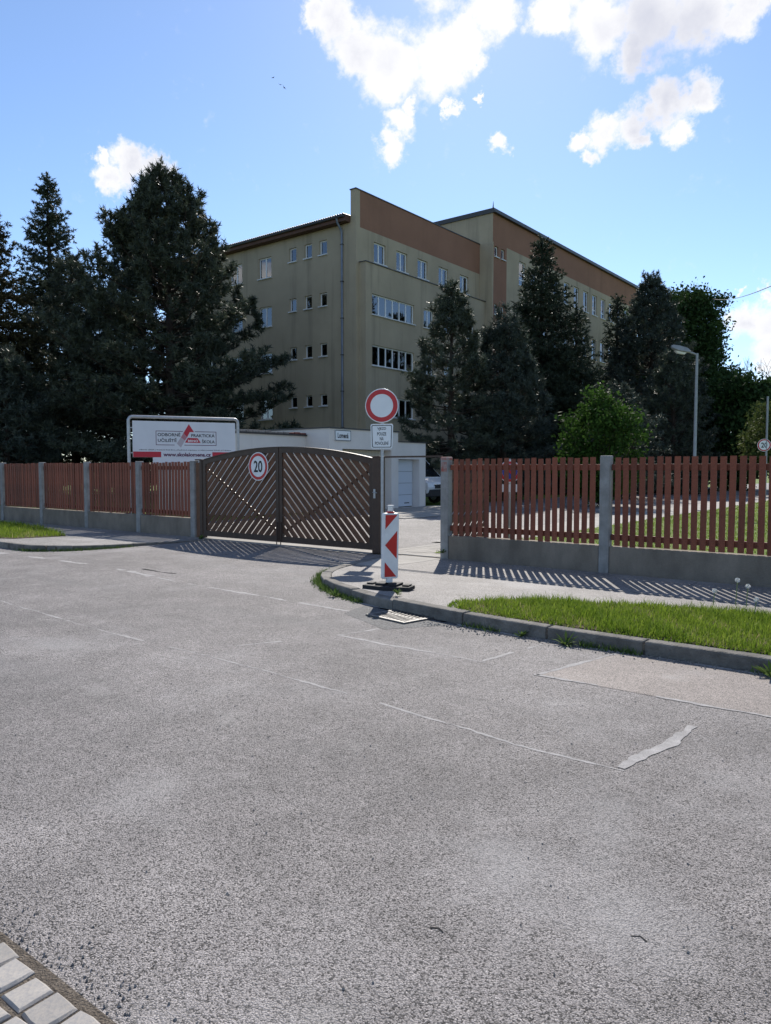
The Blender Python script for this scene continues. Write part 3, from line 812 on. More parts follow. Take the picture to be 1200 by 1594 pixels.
WIN_CACHE = {}
def window(parent, face, pos, u0, u1, z0, z1, sashes, transom=0.0, curtain=None, inset=.13, sill=True, org=(SX, SY, 0)):
    """window in an opening; frame is the part, panes, sill and curtain are its sub-parts"""
    w, h = u1 - u0, z1 - z0
    key = (round(w, 2), round(h, 2), sashes, transom)
    fb = .085 if sashes > 1 else .075
    if key not in WIN_CACHE:
        mb = MB(); t0, t1 = 0, .07
        mb.box((0, t0, 0), (fb, t1, h)).box((w - fb, t0, 0), (w, t1, h)).box((fb, t0, 0), (w - fb, t1, fb)).box((fb, t0, h - fb), (w - fb, t1, h))
        cw = (w - 2 * fb) / sashes
        for s_ in range(1, sashes): mb.box((fb + cw * s_ - .05, t0 + .003, fb), (fb + cw * s_ + .05, t1 - .003, h - fb))
        if transom: mb.box((fb, t0 + .005, transom - .045), (w - fb, t1 - .005, transom + .045))
        me = mb.mesh('window'); me.materials.append(M['white_frame'])
        pm = MB().box((fb * .5, .03, fb * .5), (cw + fb * .9, .045, h - fb * .5)).mesh('pane'); pm.materials.append(M['glass'])
        sm = MB().box((-.07, -.235, -.06), (w + .07, .0, .012)).mesh('sill'); sm.materials.append(M['sill'])
        WIN_CACHE[key] = (me, pm, sm, cw)
    me, pm, sm, cw = WIN_CACHE[key]
    if face == 'y': loc = (u0 - org[0], pos + inset - org[1], z0); rz = 0
    else: loc = (pos - inset - org[0], u0 - org[1], z0); rz = PI / 2
    f = link_mesh('window', me, parent, loc, (0, 0, rz))
    for s_ in range(sashes): link_mesh('pane', pm, f, (fb + cw * s_ - fb * .4, 0, 0))
    if sill: link_mesh('sill', sm, f)
    if curtain:
        mb = MB()
        for a, b in curtain:
            n = max(3, int((b - a) * w / .06)); xs = [w * (a + (b - a) * i / n) for i in range(n + 1)]
            vs = []
            for i, xx in enumerate(xs): yy = .13 + .018 * (i % 2); vs += [(xx, yy, .05), (xx, yy, h - .05)]
            mb.add(vs, [(2 * i, 2 * i + 2, 2 * i + 3, 2 * i + 1) for i in range(n)])
        mb.build('curtain', M['curtain'], f)
    return f

rw = random.Random(3)
for i, hle in enumerate(left_holes): window(school, 'y', SY, *hle, 2, curtain=[(.04, .16)] if i % 3 == 0 else ([(.84, .96)] if i % 2 else None))
for hle in small_holes: window(school, 'y', SY, *hle, 1)
for i, hle in enumerate(top_holes): window(school, 'x', SX, *hle, 2, curtain=[(.08, .30), (.36, .68)] if i != 3 else [(.05, .45), (.5, .66)])
for hle in wide_holes:
    if hle[1] - hle[0] > 3: window(school, 'x', PX, *hle, 6, curtain=[(.02, .86)] if hle[2] > 11 else [(.02, .2), (.35, .66)])
    else: window(school, 'x', PX, *hle, 2, curtain=[(.1, .4)])
for hle in rear_small: window(school, 'x', RX, *hle, 1)
for i, hle in enumerate(rear_tall): window(school, 'x', RX, *hle, 1, transom=.55, curtain=[(.05, .45)] if (i // 3) % 3 == 0 else None)

# ------------------------------------------------------------------ garages
garage = thing('garage', (-19, 20.9, 0), 'low pale garage block with flat roof and two garage doors in the yard', 'garage')
def Gp(name, mb, mats, par=None, **k):
    o = mb.build(name, mats, None, **k); o.data.transform(Matrix.Translation((19, -20.9, 0))); o.parent = par or garage
    return o
mb = MB()
d1, d2 = (21.65, 24.72, 0, 2.42), (25.2, 26.72, 0, 2.06)
wall_grid(mb, 'x', -19.0, 20.9, 25.17, 0, 3.17, [d1], .45, sign=-1)
wall_grid(mb, 'x', -19.0, 25.17, 27.18, 0, 2.77, [(25.2, 26.72, 0, 2.06)], .42, sign=-1)
mb.add([(-24.4, 20.9, 0), (-19, 20.9, 0), (-19, 20.9, 3.17), (-24.4, 20.9, 3.17)], [(0, 1, 2, 3)])
mb.add([(-19, 25.17, 2.77), (-24.4, 25.17, 2.77), (-24.4, 25.17, 3.17), (-19, 25.17, 3.17)], [(0, 1, 2, 3)])
mb.add([(-19, 27.18, 0), (-24.4, 27.18, 0), (-24.4, 27.18, 2.77), (-19, 27.18, 2.77)], [(0, 1, 2, 3)])
mb.add([(-24.4, 20.9, 0), (-24.4, 27.18, 0), (-24.4, 27.18, 2.7), (-24.4, 20.9, 2.7)], [(0, 3, 2, 1)])
Gp('wall', mb, M['garage'])
Gp('roof', MB().box((-24.45, 20.85, 3.173), (-18.95, 25.2, 3.22)).box((-24.45, 25.203, 2.773), (-18.95, 27.22, 2.81)), M['flash'])
# low wing in front of it
mb = MB()
wall_grid(mb, 'x', -20.2, 17.6, 20.897, 0, 2.90, [], .2, sign=-1)
mb.add([(-25.0, 17.6, 0), (-20.2, 17.6, 0), (-20.2, 17.6, 2.90), (-25.0, 17.6, 2.90)], [(0, 1, 2, 3)])
mb.add([(-25.0, 17.6, 0), (-25, 20.897, 0), (-25, 20.897, 2.9), (-25, 17.6, 2.9)], [(0, 3, 2, 1)])
Gp('low_wall', mb, M['garage'])
ro = Gp('low_roof', MB().box((-25.05, 17.55, 2.903), (-20.12, 20.893, 2.955)), M['roofing'])
rr = random.Random(5)
for i in range(11):
    y = 17.56 + i * .30
    o = Gp('edge_tile', MB().box((-20.42, y + .01, 2.957), (-20.14 + rr.uniform(-.02, .02), y + .29, 3.01 + rr.uniform(0, .035))), M['tile_red'] if i > 7 else M['stone_edge'], bevel=.012)
    o.parent = ro
# big door: vertical boards; small door: four sectional panels
bd = Gp('garage_door', MB().box((-19.44, 21.66, .03), (-19.40, 24.71, 2.41)), M['beige_door'])
for i in range(15):
    y = 21.67 + i * .2025
    o = Gp('door_board', MB().box((-19.397, y + .005, .04), (-19.372, y + .1975, 2.40)), M['beige_door'], bevel=.005); o.parent = bd
sdoor = Gp('garage_door', MB().box((-19.42, 25.21, .02), (-19.40, 26.71, 2.05)), M['flash'])
for i in range(4):
    z = .03 + i * .505
    o = Gp('door_panel', MB().box((-19.398, 25.215, z + .006), (-19.365, 26.705, z + .499)), M['garage_door'], bevel=.008); o.parent = sdoor
o = Gp('door_vent', MB().box((-19.362, 26.1, .16), (-19.355, 26.45, .20)), M['black']); o.parent = sdoor

# ------------------------------------------------------------------ fences
def fence(name, label, x_posts, plinth_h, top, pitch, pw, x_end0, x_end1):
    root = thing(name, (x_posts[0], 11.5, 0), label, 'fence')
    ox = x_posts[0]
    def put(o): o.data.transform(Matrix.Translation((-ox, -11.5, 0))); o.parent = root; return o
    xs = x_posts
    for i in range(len(xs) - 1):
        a, b = xs[i] + .085, xs[i + 1] - .085
        put(MB().box((a + .002, 11.42, -.1), (b - .002, 11.62, plinth_h + random.uniform(-.012, .012))).build('plinth', M['concrete'], bevel=.012))
        for zr in (.53, 1.63):
            put(MB().box((a + .004, 11.475, zr), (b - .004, 11.52, zr + .095)).build('rail', M['picket'], bevel=.004))
        n = int((b - a - .02) / pitch); off = (b - a - n * pitch) / 2
        for k in range(n):
            x = a + off + (k + .5) * pitch
            o = link_mesh('picket', random.choice(PICKETS), root, (x - ox + random.uniform(-.006, .006), 11.46 - 11.5 + random.uniform(-.003, .003), (plinth_h + top + .02) / 2 + random.uniform(-.012, .012)),
                          (0, random.uniform(-.006, .006), random.uniform(-.03, .03)), (pw / .08, 1, (top - plinth_h - .02) / 1.4))
    for i, x in enumerate(xs):
        p = MB().box((x - .082, 11.40, -.1), (x + .082, 11.56, top + .03)).build('post', M['post'], bevel=.018)
        put(p)
    return root
PICKETS = []
for q in range(3):
    m_ = MB().box((-.04, -.0125, -.7), (.04  , .0035, .7)).mesh('picket'); m_.materials.append(M['picket']); PICKETS.append(m_)
fr = fence('picket_fence', 'red brown picket fence on concrete plinth to the right of the gate', [-7.56, -4.555, -1.60, 1.36, 4.32], .43, 1.83, .1285, .087, 0, 0)
fl = fence('picket_fence', 'red brown picket fence on concrete plinth left of the gate, behind the left verge', [-37.0, -34.5, -32.0, -29.5, -27.03, -24.54, -22.06, -19.57, -17.08, -14.83], .46, 1.82, .124, .086, 0, 0)
MB().box((-.085, -.085, 1.80), (.085, .085, 1.868)).build('post_cap', M['redcap'], fr, bevel=.02).location = (0, -.02, 0)
MB().box((-.06, -.106, 1.60), (.06, -.101, 1.78)).build('worn_paint_patch', M['redcap'], fr)
# dark end panel between the left concrete post and the gate
gp = thing('gate_post', (-14.55, 11.5, 0), 'brown gate post at the left end of the arched gate beside the concrete post', 'gate post', group='gate posts')
MB().box((-.165, -.06, .0), (-.035, .08, 1.80)).build('post_board', M['gate'], gp, bevel=.006)
MB().box((-.03, -.07, .0), (.06, .08, 1.85)).build('post_tube', M['gate_steel'], gp, bevel=.008)
MB().box((-.18, -.08, 1.853), (.075, .095, 1.885)).build('cap', M['gate_steel'], gp, bevel=.006)

# ------------------------------------------------------------------ double gate
GX0, GX1, GC = -14.47, -9.24, -11.86
def arch(x):
    t = (x - GC) / 2.63
    return 2.11 - .27 * t * t
def gate_leaf(x0, x1, sgn, label):
    """sgn +1: slats rise to the right"""
    root = thing('gate_leaf', (x0 if sgn > 0 else x1, 11.46, 0), label, 'gate', group='leaves of the arched gate')
    ox = root.location.x
    def put(o): o.data.transform(Matrix.Translation((-ox, 0, 0))); o.parent = root; return o
    b = .06
    mb = MB(); n = 18
    lo = [(x0 + (x1 - x0) * i / n, arch(x0 + (x1 - x0) * i / n) - .11) for i in range(n + 1)]
    hi = [(x, z + .11) for x, z in lo]
    for i in range(n):
        mb.plate([lo[i], lo[i + 1], hi[i + 1], hi[i]], -.035, .035)
    mb.plate([(x0, b), (x0 + .09, b), (x0 + .09, arch(x0 + .09) - .11), (x0, arch(x0) - .11)], -.035, .035)
    mb.plate([(x1 - .09, b), (x1, b), (x1, arch(x1) - .11), (x1 - .09, arch(x1 - .09) - .11)], -.035, .035)
    mb.box((x0 + .09, -.035, b), (x1 - .09, .035, b + .13))
    put(mb.build('frame', M['gate_steel']))
    # weather strip along the arch
    mb = MB()
    for i in range(n):
        mb.plate([(hi[i][0], hi[i][1] + .002), (hi[i + 1][0], hi[i + 1][1] + .002), (hi[i + 1][0], hi[i + 1][1] + .022), (hi[i][0], hi[i][1] + .022)], -.05, .05)
    put(mb.build('arch_capping', M['gate_steel']))
    # slats: parallel boards clipped to the opening
    xa, xb, za = x0 + .085, x1 - .085, b + .12
    pitch, w = .145 * math.sqrt(2), .112 * math.sqrt(2)
    c = -4.0
    def clip(poly, f):
        out = []
        for i in range(len(poly)):
            p, q = poly[i], poly[(i + 1) % len(poly)]; fp, fq = f(p), f(q)
            if fp >= 0: out.append(p)
            if fp * fq < 0:
                t = fp / (fp - fq); out.append((p[0] + (q[0] - p[0]) * t, p[1] + (q[1] - p[1]) * t))
        return out
    while c < 5:
        # lines z = s*(x-xa) + c .. + w
        z_at = lambda x, cc: (x - xa) + cc if sgn > 0 else (xb - x) + cc
        poly = [(xa, z_at(xa, c)), (xb, z_at(xb, c)), (xb, z_at(xb, c + w)), (xa, z_at(xa, c + w))]
        c += pitch
        poly = clip(poly, lambda p: p[1] - za)
        if len(poly) < 3: continue
        mid = (x0 + x1) / 2
        for k in range(8):     # arch as tangent half-planes
            xt = x0 + (x1 - x0) * (k + .5) / 8; zt = arch(xt) - .10; sl = -2 * .27 * (xt - GC) / 2.63 ** 2
            poly = clip(poly, lambda p: zt + sl * (p[0] - xt) - p[1]) if len(poly) >= 3 else []
        if len(poly) < 3: continue
        area = abs(sum(poly[i][0] * poly[(i + 1) % len(poly)][1] - poly[(i + 1) % len(poly)][0] * poly[i][1] for i in range(len(poly)))) / 2
        if area < .002: continue
        dy = random.uniform(-.003, .003)
        put(MB().plate(poly, -.016 + dy, .006 + dy).build('slat', M['gate'], bevel=.003))
    # brace crossing the slats at the back
    hgt = arch(x0 if sgn > 0 else x1) - .2
    p0, p1 = ((x0 + .09, hgt), (x1 - .09, .28)) if sgn > 0 else ((x1 - .09, hgt), (x0 + .09, .28))
    dx, dz = p1[0] - p0[0], p1[1] - p0[1]; L = math.hypot(dx, dz); nx_, nz_ = -dz / L * .028, dx / L * .028
    pl = [(p0[0] - nx_, p0[1] - nz_), (p1[0] - nx_, p1[1] - nz_), (p1[0] + nx_, p1[1] + nz_), (p0[0] + nx_, p0[1] + nz_)]
    put(MB().plate(pl, .010, .034).build('brace', M['gate_steel']))
    xm = x1 - .05 if sgn > 0 else x0 + .05
    put(MB().tube([(xm, -.055, -.01), (xm, -.055, .5)], .011, 8).build('drop_bolt', M['gate_steel']))
    return root
gate_leaf(GX0 + .04, GC - .012, 1, 'left leaf of the arched brown slatted gate, with the round 20 sign')
gate_leaf(GC + .012, GX1, -1, 'right leaf of the arched brown slatted gate, next to the steel gate post')
gp = thing('gate_post', (-9.12, 11.46, 0), 'dark brown steel gate post between the arched gate and the wicket', 'gate post', group='gate posts')
MB().box((-.10, -.09, 0), (.09, .09, 1.88)).build('post_tube', M['gate_steel'], gp, bevel=.01)
MB().box((-.11, -.10, 1.883), (.10, .10, 1.90)).build('cap', M['gate_steel'], gp, bevel=.004)
MB().box((-.055, -.104, 1.08), (-.005, -.091, 1.26)).build('lock_plate', M['galv'], gp, bevel=.003)
MB().tube([(-.03, -.10, 1.20), (-.03, -.15, 1.20), (.07, -.15, 1.19)], .009, 8).build('handle', M['galv'], gp, smooth=True)
bar = thing('overhead_bar', (-9.02, 11.47, 1.865), 'thin dark steel bar over the open wicket between two posts', 'bar')
MB().box((.0, -.015, 0), (1.37, .015, .032)).build('crossbar', M['gate_steel'], bar)
# open wicket leaf standing inward behind the fence
wk = thing('wicket_gate', (-7.66, 11.66, 0), 'small brown slatted wicket gate standing open behind the right fence post', 'gate', rz=R(87))
mb = MB().box((0, -.02, .06), (.07, .02, 1.80)).box((1.23, -.02, .06), (1.30, .02, 1.80)).box((.07, -.02, .06), (1.23, .02, .16)).box((.07, -.02, 1.71), (1.23, .02, 1.80))
mb.build('frame', M['gate_steel'], wk)
for i in range(13):
    c = -1.1 + i * .205
    pts = []
    za, zb = .165, 1.705
    lo, hi = c, c + .15
    poly = [(.07, lo), (1.23, lo + 1.16), (1.23, hi + 1.16), (.07, hi)]
    def clip2(poly, f):
        out = []
        for k in range(len(poly)):
            p, q = poly[k], poly[(k + 1) % len(poly)]; fp, fq = f(p), f(q)
            if fp >= 0: out.append(p)
            if fp * fq < 0:
                t = fp / (fp - fq); out.append((p[0] + (q[0] - p[0]) * t, p[1] + (q[1] - p[1]) * t))
        return out
    poly = clip2(poly, lambda p: p[1] - za)
    if len(poly) > 2: poly = clip2(poly, lambda p: zb - p[1])
    if len(poly) > 2: MB().plate(poly, -.010, .010).build('slat', M['gate'], wk)

# ------------------------------------------------------------------ signs
def disc_sign(root, y, r, rim, red_w, inner='white'):
    """round sign facing -y: white rim, red ring, white field"""
    MB().disc(r, y, y + .012, n=48).build('sign_disc', M['white'], root, bevel=.004)
    MB().ring(r - rim - red_w, r - rim, y - .003, y - .0005, n=48).build('red_ring', M['red'], root)

sg = thing('speed_sign', (-12.47, 11.385, 1.705), 'round white 20 speed limit sign with red ring hung on the left gate leaf', 'road sign')
disc_sign(sg, 0, .315, .022, .062)
text_obj('20', .28, .26, M['black'], sg, 0, -.003, 0, bold=.018)

rs = thing('road_sign', (-8.68, 11.0, .01), 'round no entry for vehicles sign with white plate on a pole by the gate', 'road sign', rz=R(27))
MB().tube([(0, .04, -.1), (0, .04, 3.08)], .03, 12).build('pole', M['galv'], rs, smooth=True)
d = thing('x', (0, 0, 0), None, None); bpy.data.objects.remove(d)
MB().disc(.315, -.012, 0, cz=2.81, n=56).build('sign_disc', M['white'], rs, bevel=.004)
MB().ring(.215, .298, -.0155, -.0125, cz=2.81, n=56).build('red_ring', M['red'], rs)
def rrect(w, h, r, n=6, cx=0, cz=0, taper=0.0):
    out = []
    for sx, sz, a0 in ((1, -1, -90), (1, 1, 0), (-1, 1, 90), (-1, -1, 180)):
        for k in range(n + 1):
            a = R(a0 + 90 * k / n)
            zz = sz * (h / 2 - r) + r * math.sin(a); ww = 1 + taper * zz / (h / 2)
            out.append((cx + (sx * (w / 2 - r) + r * math.cos(a)) * ww, cz + zz))
    return out
pc = 2.245
MB().plate(rrect(.415, .455, .035, cz=pc, taper=.035), -.012, 0).build('plate', M['white'], rs, bevel=.003)
pb = MB(); po = rrect(.375, .415, .028, cz=pc, taper=.035); pi_ = rrect(.350, .390, .022, cz=pc, taper=.035)
n_ = len(po)
pb.add([(x, -.0145, z) for x, z in po] + [(x, -.0145, z) for x, z in pi_], [(i, (i + 1) % n_, n_ + (i + 1) % n_, n_ + i) for i in range(n_)])
pb.build('plate_border', M['black'], rs)
for txt, w_, z_ in (('VJEZD', .165, .135), ('POUZE', .17, .045), ('NA', .07, -.045), ('POVOLENÍ', .255, -.13)):
    text_obj(txt, w_, .062 if txt != 'POVOLENÍ' else .078, M['black'], rs, 0, -.0145, pc + z_ + (.008 if txt == 'POVOLENÍ' else 0), bold=.012)
MB().box((-.05, .0, 2.79), (.05, .075, 2.83)).box((-.05, .0, pc - .02), (.05, .075, pc + .02)).build('clamp', M['galv'], rs)

ns = thing('street_sign', (-18.985, 21.65, 2.92), 'white Lomená street name sign on the pale garage wall', 'street sign', rz=PI / 2)
MB().plate(rrect(.92, .42, .03), -.03, -.002).build('sign_plate', M['white'], ns)
b0, b1 = rrect(.90, .40, .025), rrect(.85, .35, .02)
n_ = len(b0)
MB().add([(x, -.0325, z) for x, z in b0] + [(x, -.0325, z) for x, z in b1], [(i, (i + 1) % n_, n_ + (i + 1) % n_, n_ + i) for i in range(n_)]).build('border', M['black'], ns)
text_obj('Lomená', .62, .20, M['black'], ns, -.01, -.0325, 0, bold=.03)

# school board on a bent tube frame, turned towards the crossing
bo = thing('school_board', (-19.10, 12.5, 0), 'large white school name board with red logo behind the left fence', 'sign board', rz=R(62.7))
BW = 3.16
pts = [(0, 0, 0), (0, 0, 3.03)]
for k in range(1, 7):
    a = R(180 - 15 * k); pts.append((.12 + .12 * math.cos(a), 0, 3.03 + .12 * math.sin(a)))
pts += [(BW - .12, 0, 3.15)]
for k in range(1, 7):
    a = R(90 - 15 * k); pts.append((BW - .12 + .12 * math.cos(a), 0, 3.03 + .12 * math.sin(a)))
pts += [(BW, 0, 0)]
MB().tube(pts, .045, 12).build('tube_frame', M['galv'], bo, smooth=True)
X0, X1, Z0, Z1 = .105, BW - .085, 1.99, 3.035
MB().box((X0, -.012, Z0), (X1, .012, Z1)).build('board_panel', M['white_dull'], bo, bevel=.003)
MB().box((.66, -.010, 1.80), (X1, .012, Z0 - .003)).build('lower_panel', M['white_dull'], bo)
bk = MB()
for z in (2.1, 2.82): bk.box((.04, -.008, z), (X0, .008, z + .03)).box((X1, -.008, z), (BW - .04, .008, z + .03))
bk.build('bracket', M['galv'], bo)
F = -.0145
def bu(px): return X0 + (px - 105) / 955 * (X1 - X0)          # board print coordinates
def bz(py): return Z1 - (py - 135) / 355 * (Z1 - Z0)
MB().box((bu(108), F, bz(489)), (bu(358), F + .002, bz(435))).box((bu(836), F, bz(489)), (bu(1056), F + .002, bz(435))).build('red_bar', M['logo_red'], bo)
text_obj('www.skolalomena.cz', bu(822) - bu(378), .115, M['navy'], bo, (bu(378) + bu(822)) / 2, F, bz(462), bold=.035)
text_obj('odborné učiliště a Praktická škola Brno, příspěvková organizace se sídlem Lomená 530/44, 617 00 Brno', bu(1020) - bu(160), .045, M['black'], bo, (bu(160) + bu(1020)) / 2, F, bz(417), bold=.01)
bt = .016
lb = MB()
l_, r_, t_, b_ = bu(312), bu(876), bz(228), bz(370)
lb.box((l_, F, b_), (l_ + bt, F + .002, t_)).box((l_ + bt, F, t_ - bt), (bu(560), F + .002, t_)).box((l_ + bt, F, b_), (bu(482), F + .002, b_ + bt))
lb.build('frame_line', M['navy'], bo)
lb = MB().box((r_ - bt, F, b_), (r_, F + .002, t_)).box((bu(672), F, t_ - bt), (r_ - bt, F + .002, t_)).box((bu(572), F, b_), (r_ - bt, F + .002, b_ + bt))
lb.build('frame_line', M['navy'], bo)
# slanted red stroke fading to pale grey, as printed
def q4(a, b, c, d): return [(bu(x), bz(y)) for x, y in (a, b, c, d)]
stroke = [((617, 157), (665, 236)), ]
MB().plate([(bu(566), bz(245)), (bu(598), bz(290)), (bu(625), bz(236)), (bu(665), bz(236)), (bu(617), bz(157))], F, F + .002).build('logo_stroke', M['logo_red'], bo)
MB().plate(q4((541, 290), (578, 322), (597, 291), (566, 246)), F, F + .002).build('logo_stroke', M['logo_mid'], bo)
MB().plate(q4((503, 352), (540, 392), (577, 323), (541, 291)), F, F + .002).build('logo_stroke', M['logo_pale'], bo)
MB().plate(q4((578, 342), (727, 343), (698, 296), (606, 294)), F, F + .002).build('logo_stroke', M['logo_red'], bo)
text_obj('BRNO', bu(702) - bu(607), .068, M['white'], bo, (bu(607) + bu(702)) / 2, F - .0015, bz(324), bold=.02)
text_obj('ODBORNÉ', bu(538) - bu(328), .115, M['black'], bo, (bu(328) + bu(538)) / 2, F, bz(262), bold=.018)
text_obj('UČILIŠTĚ', bu(503) - bu(330), .118, M['black'], bo, (bu(330) + bu(503)) / 2, F, bz(318), bold=.018)
text_obj('PRAKTICKÁ', bu(860) - bu(638), .115, M['black'], bo, (bu(638) + bu(860)) / 2, F, bz(266), bold=.018)
text_obj('ŠKOLA', bu(860) - bu(738), .115, M['black'], bo, (bu(738) + bu(860)) / 2, F, bz(326), bold=.018)

# small no parking sign behind the right fence
np_ = thing('no_parking_sign', (-7.15, 13.1, 0), 'small round blue and red no parking sign behind the right fence pickets', 'road sign', rz=R(30))
MB().tube([(0, .03, 0), (0, .03, 1.85)], .022, 10).build('pole', M['galv'], np_, smooth=True)
MB().disc(.215, -.012, 0, cz=1.60, n=40).build('sign_disc', M['white'], np_)
MB().disc(.145, -.0145, -.0125, cz=1.60, n=40).build('blue_field', M['blue'], np_)
MB().ring(.148, .20, -.0155, -.0125, cz=1.60, n=40).build('red_ring', M['red'], np_)
a = R(-45); w_ = .022; L_ = .146
MB().plate([(x * math.cos(a) - z * math.sin(a), 1.60 + x * math.sin(a) + z * math.cos(a)) for x, z in ((-L_, -w_), (L_, -w_), (L_, w_), (-L_, w_))], -.0165, -.0146).build('red_bar', M['red'], np_)
MB().box((-.16, -.012, 1.20), (.16, 0, 1.35)).build('plate', M['white'], np_)
# second 20 sign far down the yard road
s2 = thing('speed_sign', (-8.16, 40.7, 0), 'pale round 20 speed limit sign on a pole among the trees', 'road sign', rz=R(12))
MB().tube([(.10, .03, 0), (.10, .03, 5.2)], .05, 10).build('pole', M['lamp'], s2, smooth=True)
MB().disc(.31, -.012, 0, cz=2.82, n=40).build('sign_disc', M['white'], s2)
MB().ring(.235, .29, -.016, -.0125, cz=2.82, n=40).build('red_ring', M['red'], s2)
text_obj('20', .27, .25, M['black'], s2, 0, -.0145, 2.82, bold=.018)

# ------------------------------------------------------------------ traffic beacon
bc = thing('traffic_beacon', (-5.905, 7.635, .106), 'red and white chevron traffic beacon on a black rubber foot at the kerb', 'traffic beacon', rz=R(66))
tilt = R(1.2)
bc.scale = (.88, .90, .89)
mb = MB()
base = [(-.36, -.16), (.02, -.22), (.36, -.12), (.36, .12), (-.02, .22), (-.36, .16)]
mb.prism(base, 0, .055)
o = mb.build('foot', M['rubber'], bc, bevel=.008); o.rotation_euler = (0, 0, R(14 - 66))
ft = MB()
for sx in (-1, 1):
    ft.prism([(sx * .10 - .075, -.12), (sx * .10 + .075, -.12), (sx * .10 + .075, .12), (sx * .10 - .075, .12)], .057, .088)
    ft.prism([(sx * .28 - .05, -.07), (sx * .28 + .05, -.07), (sx * .28 + .05, .07), (sx * .28 - .05, .07)], .057, .078)
ft.build('foot_rib', M['rubber'], o, bevel=.006)
MB().box((-.045, -.03, .09), (.045, .03, .15)).build('stem', M['beacon'], bc, bevel=.006)
body = MB().plate(rrect(.262, .955, .03, cz=.6225), -.03, .03)
bo_ = body.build('board', M['beacon'], bc, bevel=.012); bo_.rotation_euler = (0, tilt, 0)
bx = .098; zb, zt = .175, 1.075
def chev(pl):
    o = MB().plate(pl, -.034, -.0305).build('red_chevron', M['beacon_red'], bo_)
# pieces read from the board: arrow pointing to its left, repeated
H = zt - zb
chev([(-bx, zt - .205), (bx, zt - .002), (-bx, zt - .002)])
chev([(-bx, zt - .44), (bx, zt - .64), (bx, zt - .235)])
chev([(-bx, zb), (bx, zb), (-bx, zb + .215)])
MB().box((-.05, -.04, 1.10), (.05, .04, 1.125)).build('lamp_base', M['beacon_red'], bo_, bevel=.01)
MB().tube([(0, 0, 1.126), (0, 0, 1.195)], .042, 16).build('lamp_lens', M['lens'], bo_, smooth=True)
MB().tube([(0, 0, 1.197), (0, 0, 1.212)], .046, 16).build('lamp_cap', M['beacon'], bo_, smooth=True)

# ------------------------------------------------------------------ drain grate
dg_ = thing('drain_grate', (-4.98, 6.655, .006), 'iron drain grate in the gutter below the beacon', 'drain grate', rz=R(-11))
MB().box((-.27, -.20, -.02), (.27, .20, .001)).build('gully', M['pit'], dg_)
mb = MB().box((-.32, -.25, -.02), (.32, -.20, .014)).box((-.32, .20, -.02), (.32, .25, .014)).box((-.32, -.2, -.02), (-.27, .2, .014)).box((.27, -.2, -.02), (.32, .2, .014)).box((-.27, -.015, -.01), (.27, .015, .012))
mb.build('frame', M['iron'], dg_, bevel=.004)
barm = MB().box((-.011, -.09, .001), (.011, .09, .012)).mesh('bar'); barm.materials.append(M['iron'])
for i in range(9):
    for s_ in (-1, 1): link_mesh('bar', barm, dg_, (-.236 + i * .059, s_ * .1065, 0), (0, 0, R(4 * s_)))

# ------------------------------------------------------------------ lamp post
lp = thing('lamp_post', (-8.85, 31.5, 0), 'grey steel street lamp with angled head in front of the dark trees', 'street lamp', rz=R(38))
MB().tube([(0, 0, 0), (0, 0, 1.2), (0, 0, 1.25), (0, 0, 3.8), (0, 0, 6.25)], [.085, .085, .065, .06, .05], 12).build('pole', M['lamp'], lp, smooth=True)
MB().tube([(.03, 0, 6.18), (-.12, 0, 6.24), (-.40, 0, 6.33)], [.035, .035, .04], 10).build('arm', M['lamp'], lp, smooth=True)
hd = MB()
hv = []
for x, w, zt_, zb_ in ((-.28, .05, 6.37, 6.28), (-.42, .13, 6.46, 6.27), (-.75, .16, 6.55, 6.32), (-.98, .12, 6.58, 6.42), (-1.03, .06, 6.56, 6.47)):
    hv += [(x, -w, zb_ + .03), (x, -w * .7, zt_), (x, w * .7, zt_), (x, w, zb_ + .03), (x, w * .6, zb_), (x, -w * .6, zb_)]
hf = []
for i in range(4):
    for k in range(6):
        hf.append((6 * i + k, 6 * i + (k + 1) % 6, 6 * i + 6 + (k + 1) % 6, 6 * i + 6 + k))
hf += [(5, 4, 3, 2, 1, 0), (24, 25, 26, 27, 28, 29)]
hd.add(hv, hf); hd.build('lamp_head', M['lamp'], lp, smooth=True)
MB().add([(-.46, -.10, 6.265), (-.46, .10, 6.265), (-.90, .09, 6.355), (-.90, -.09, 6.355), (-.52, -.07, 6.20), (-.52, .07, 6.20), (-.80, .06, 6.25), (-.80, -.06, 6.25)],
         [(0, 1, 5, 4), (1, 2, 6, 5), (2, 3, 7, 6), (3, 0, 4, 7), (4, 5, 6, 7)]).build('lamp_bowl', M['lens'], lp)

# ------------------------------------------------------------------ van
vn = thing('delivery_van', (-19.68, 29.4, 0), 'white van with black bumper parked behind the garage corner', 'van')
prof = [(-5.2, .45), (-.25, .42), (-.05, .55), (0, .80), (-.06, 1.02), (-.55, 1.22), (-1.45, 2.10), (-1.9, 2.28), (-5.1, 2.30), (-5.2, 2.2)]
vb = MB()
nP = len(prof)
def vw(z): return 1.0 if z < 1.2 else 1.0 - .13 * (z - 1.2)
vb.add([(x, -vw(z), z) for x, z in prof] + [(x, vw(z), z) for x, z in prof],
       [tuple(range(nP)), tuple(range(2 * nP - 1, nP - 1, -1))] + [((i + 1) % nP, i, nP + i, nP + (i + 1) % nP) for i in range(nP)])
vb.build('body', M['van'], vn, bevel=.05)
def on_slope(t): return (-.55 + (-1.45 + .55) * t, 1.22 + (2.10 - 1.22) * t)
x0_, z0_ = on_slope(.06); x1_, z1_ = on_slope(.92)
off = Vector((.88, 0, .9)).normalized() * .012
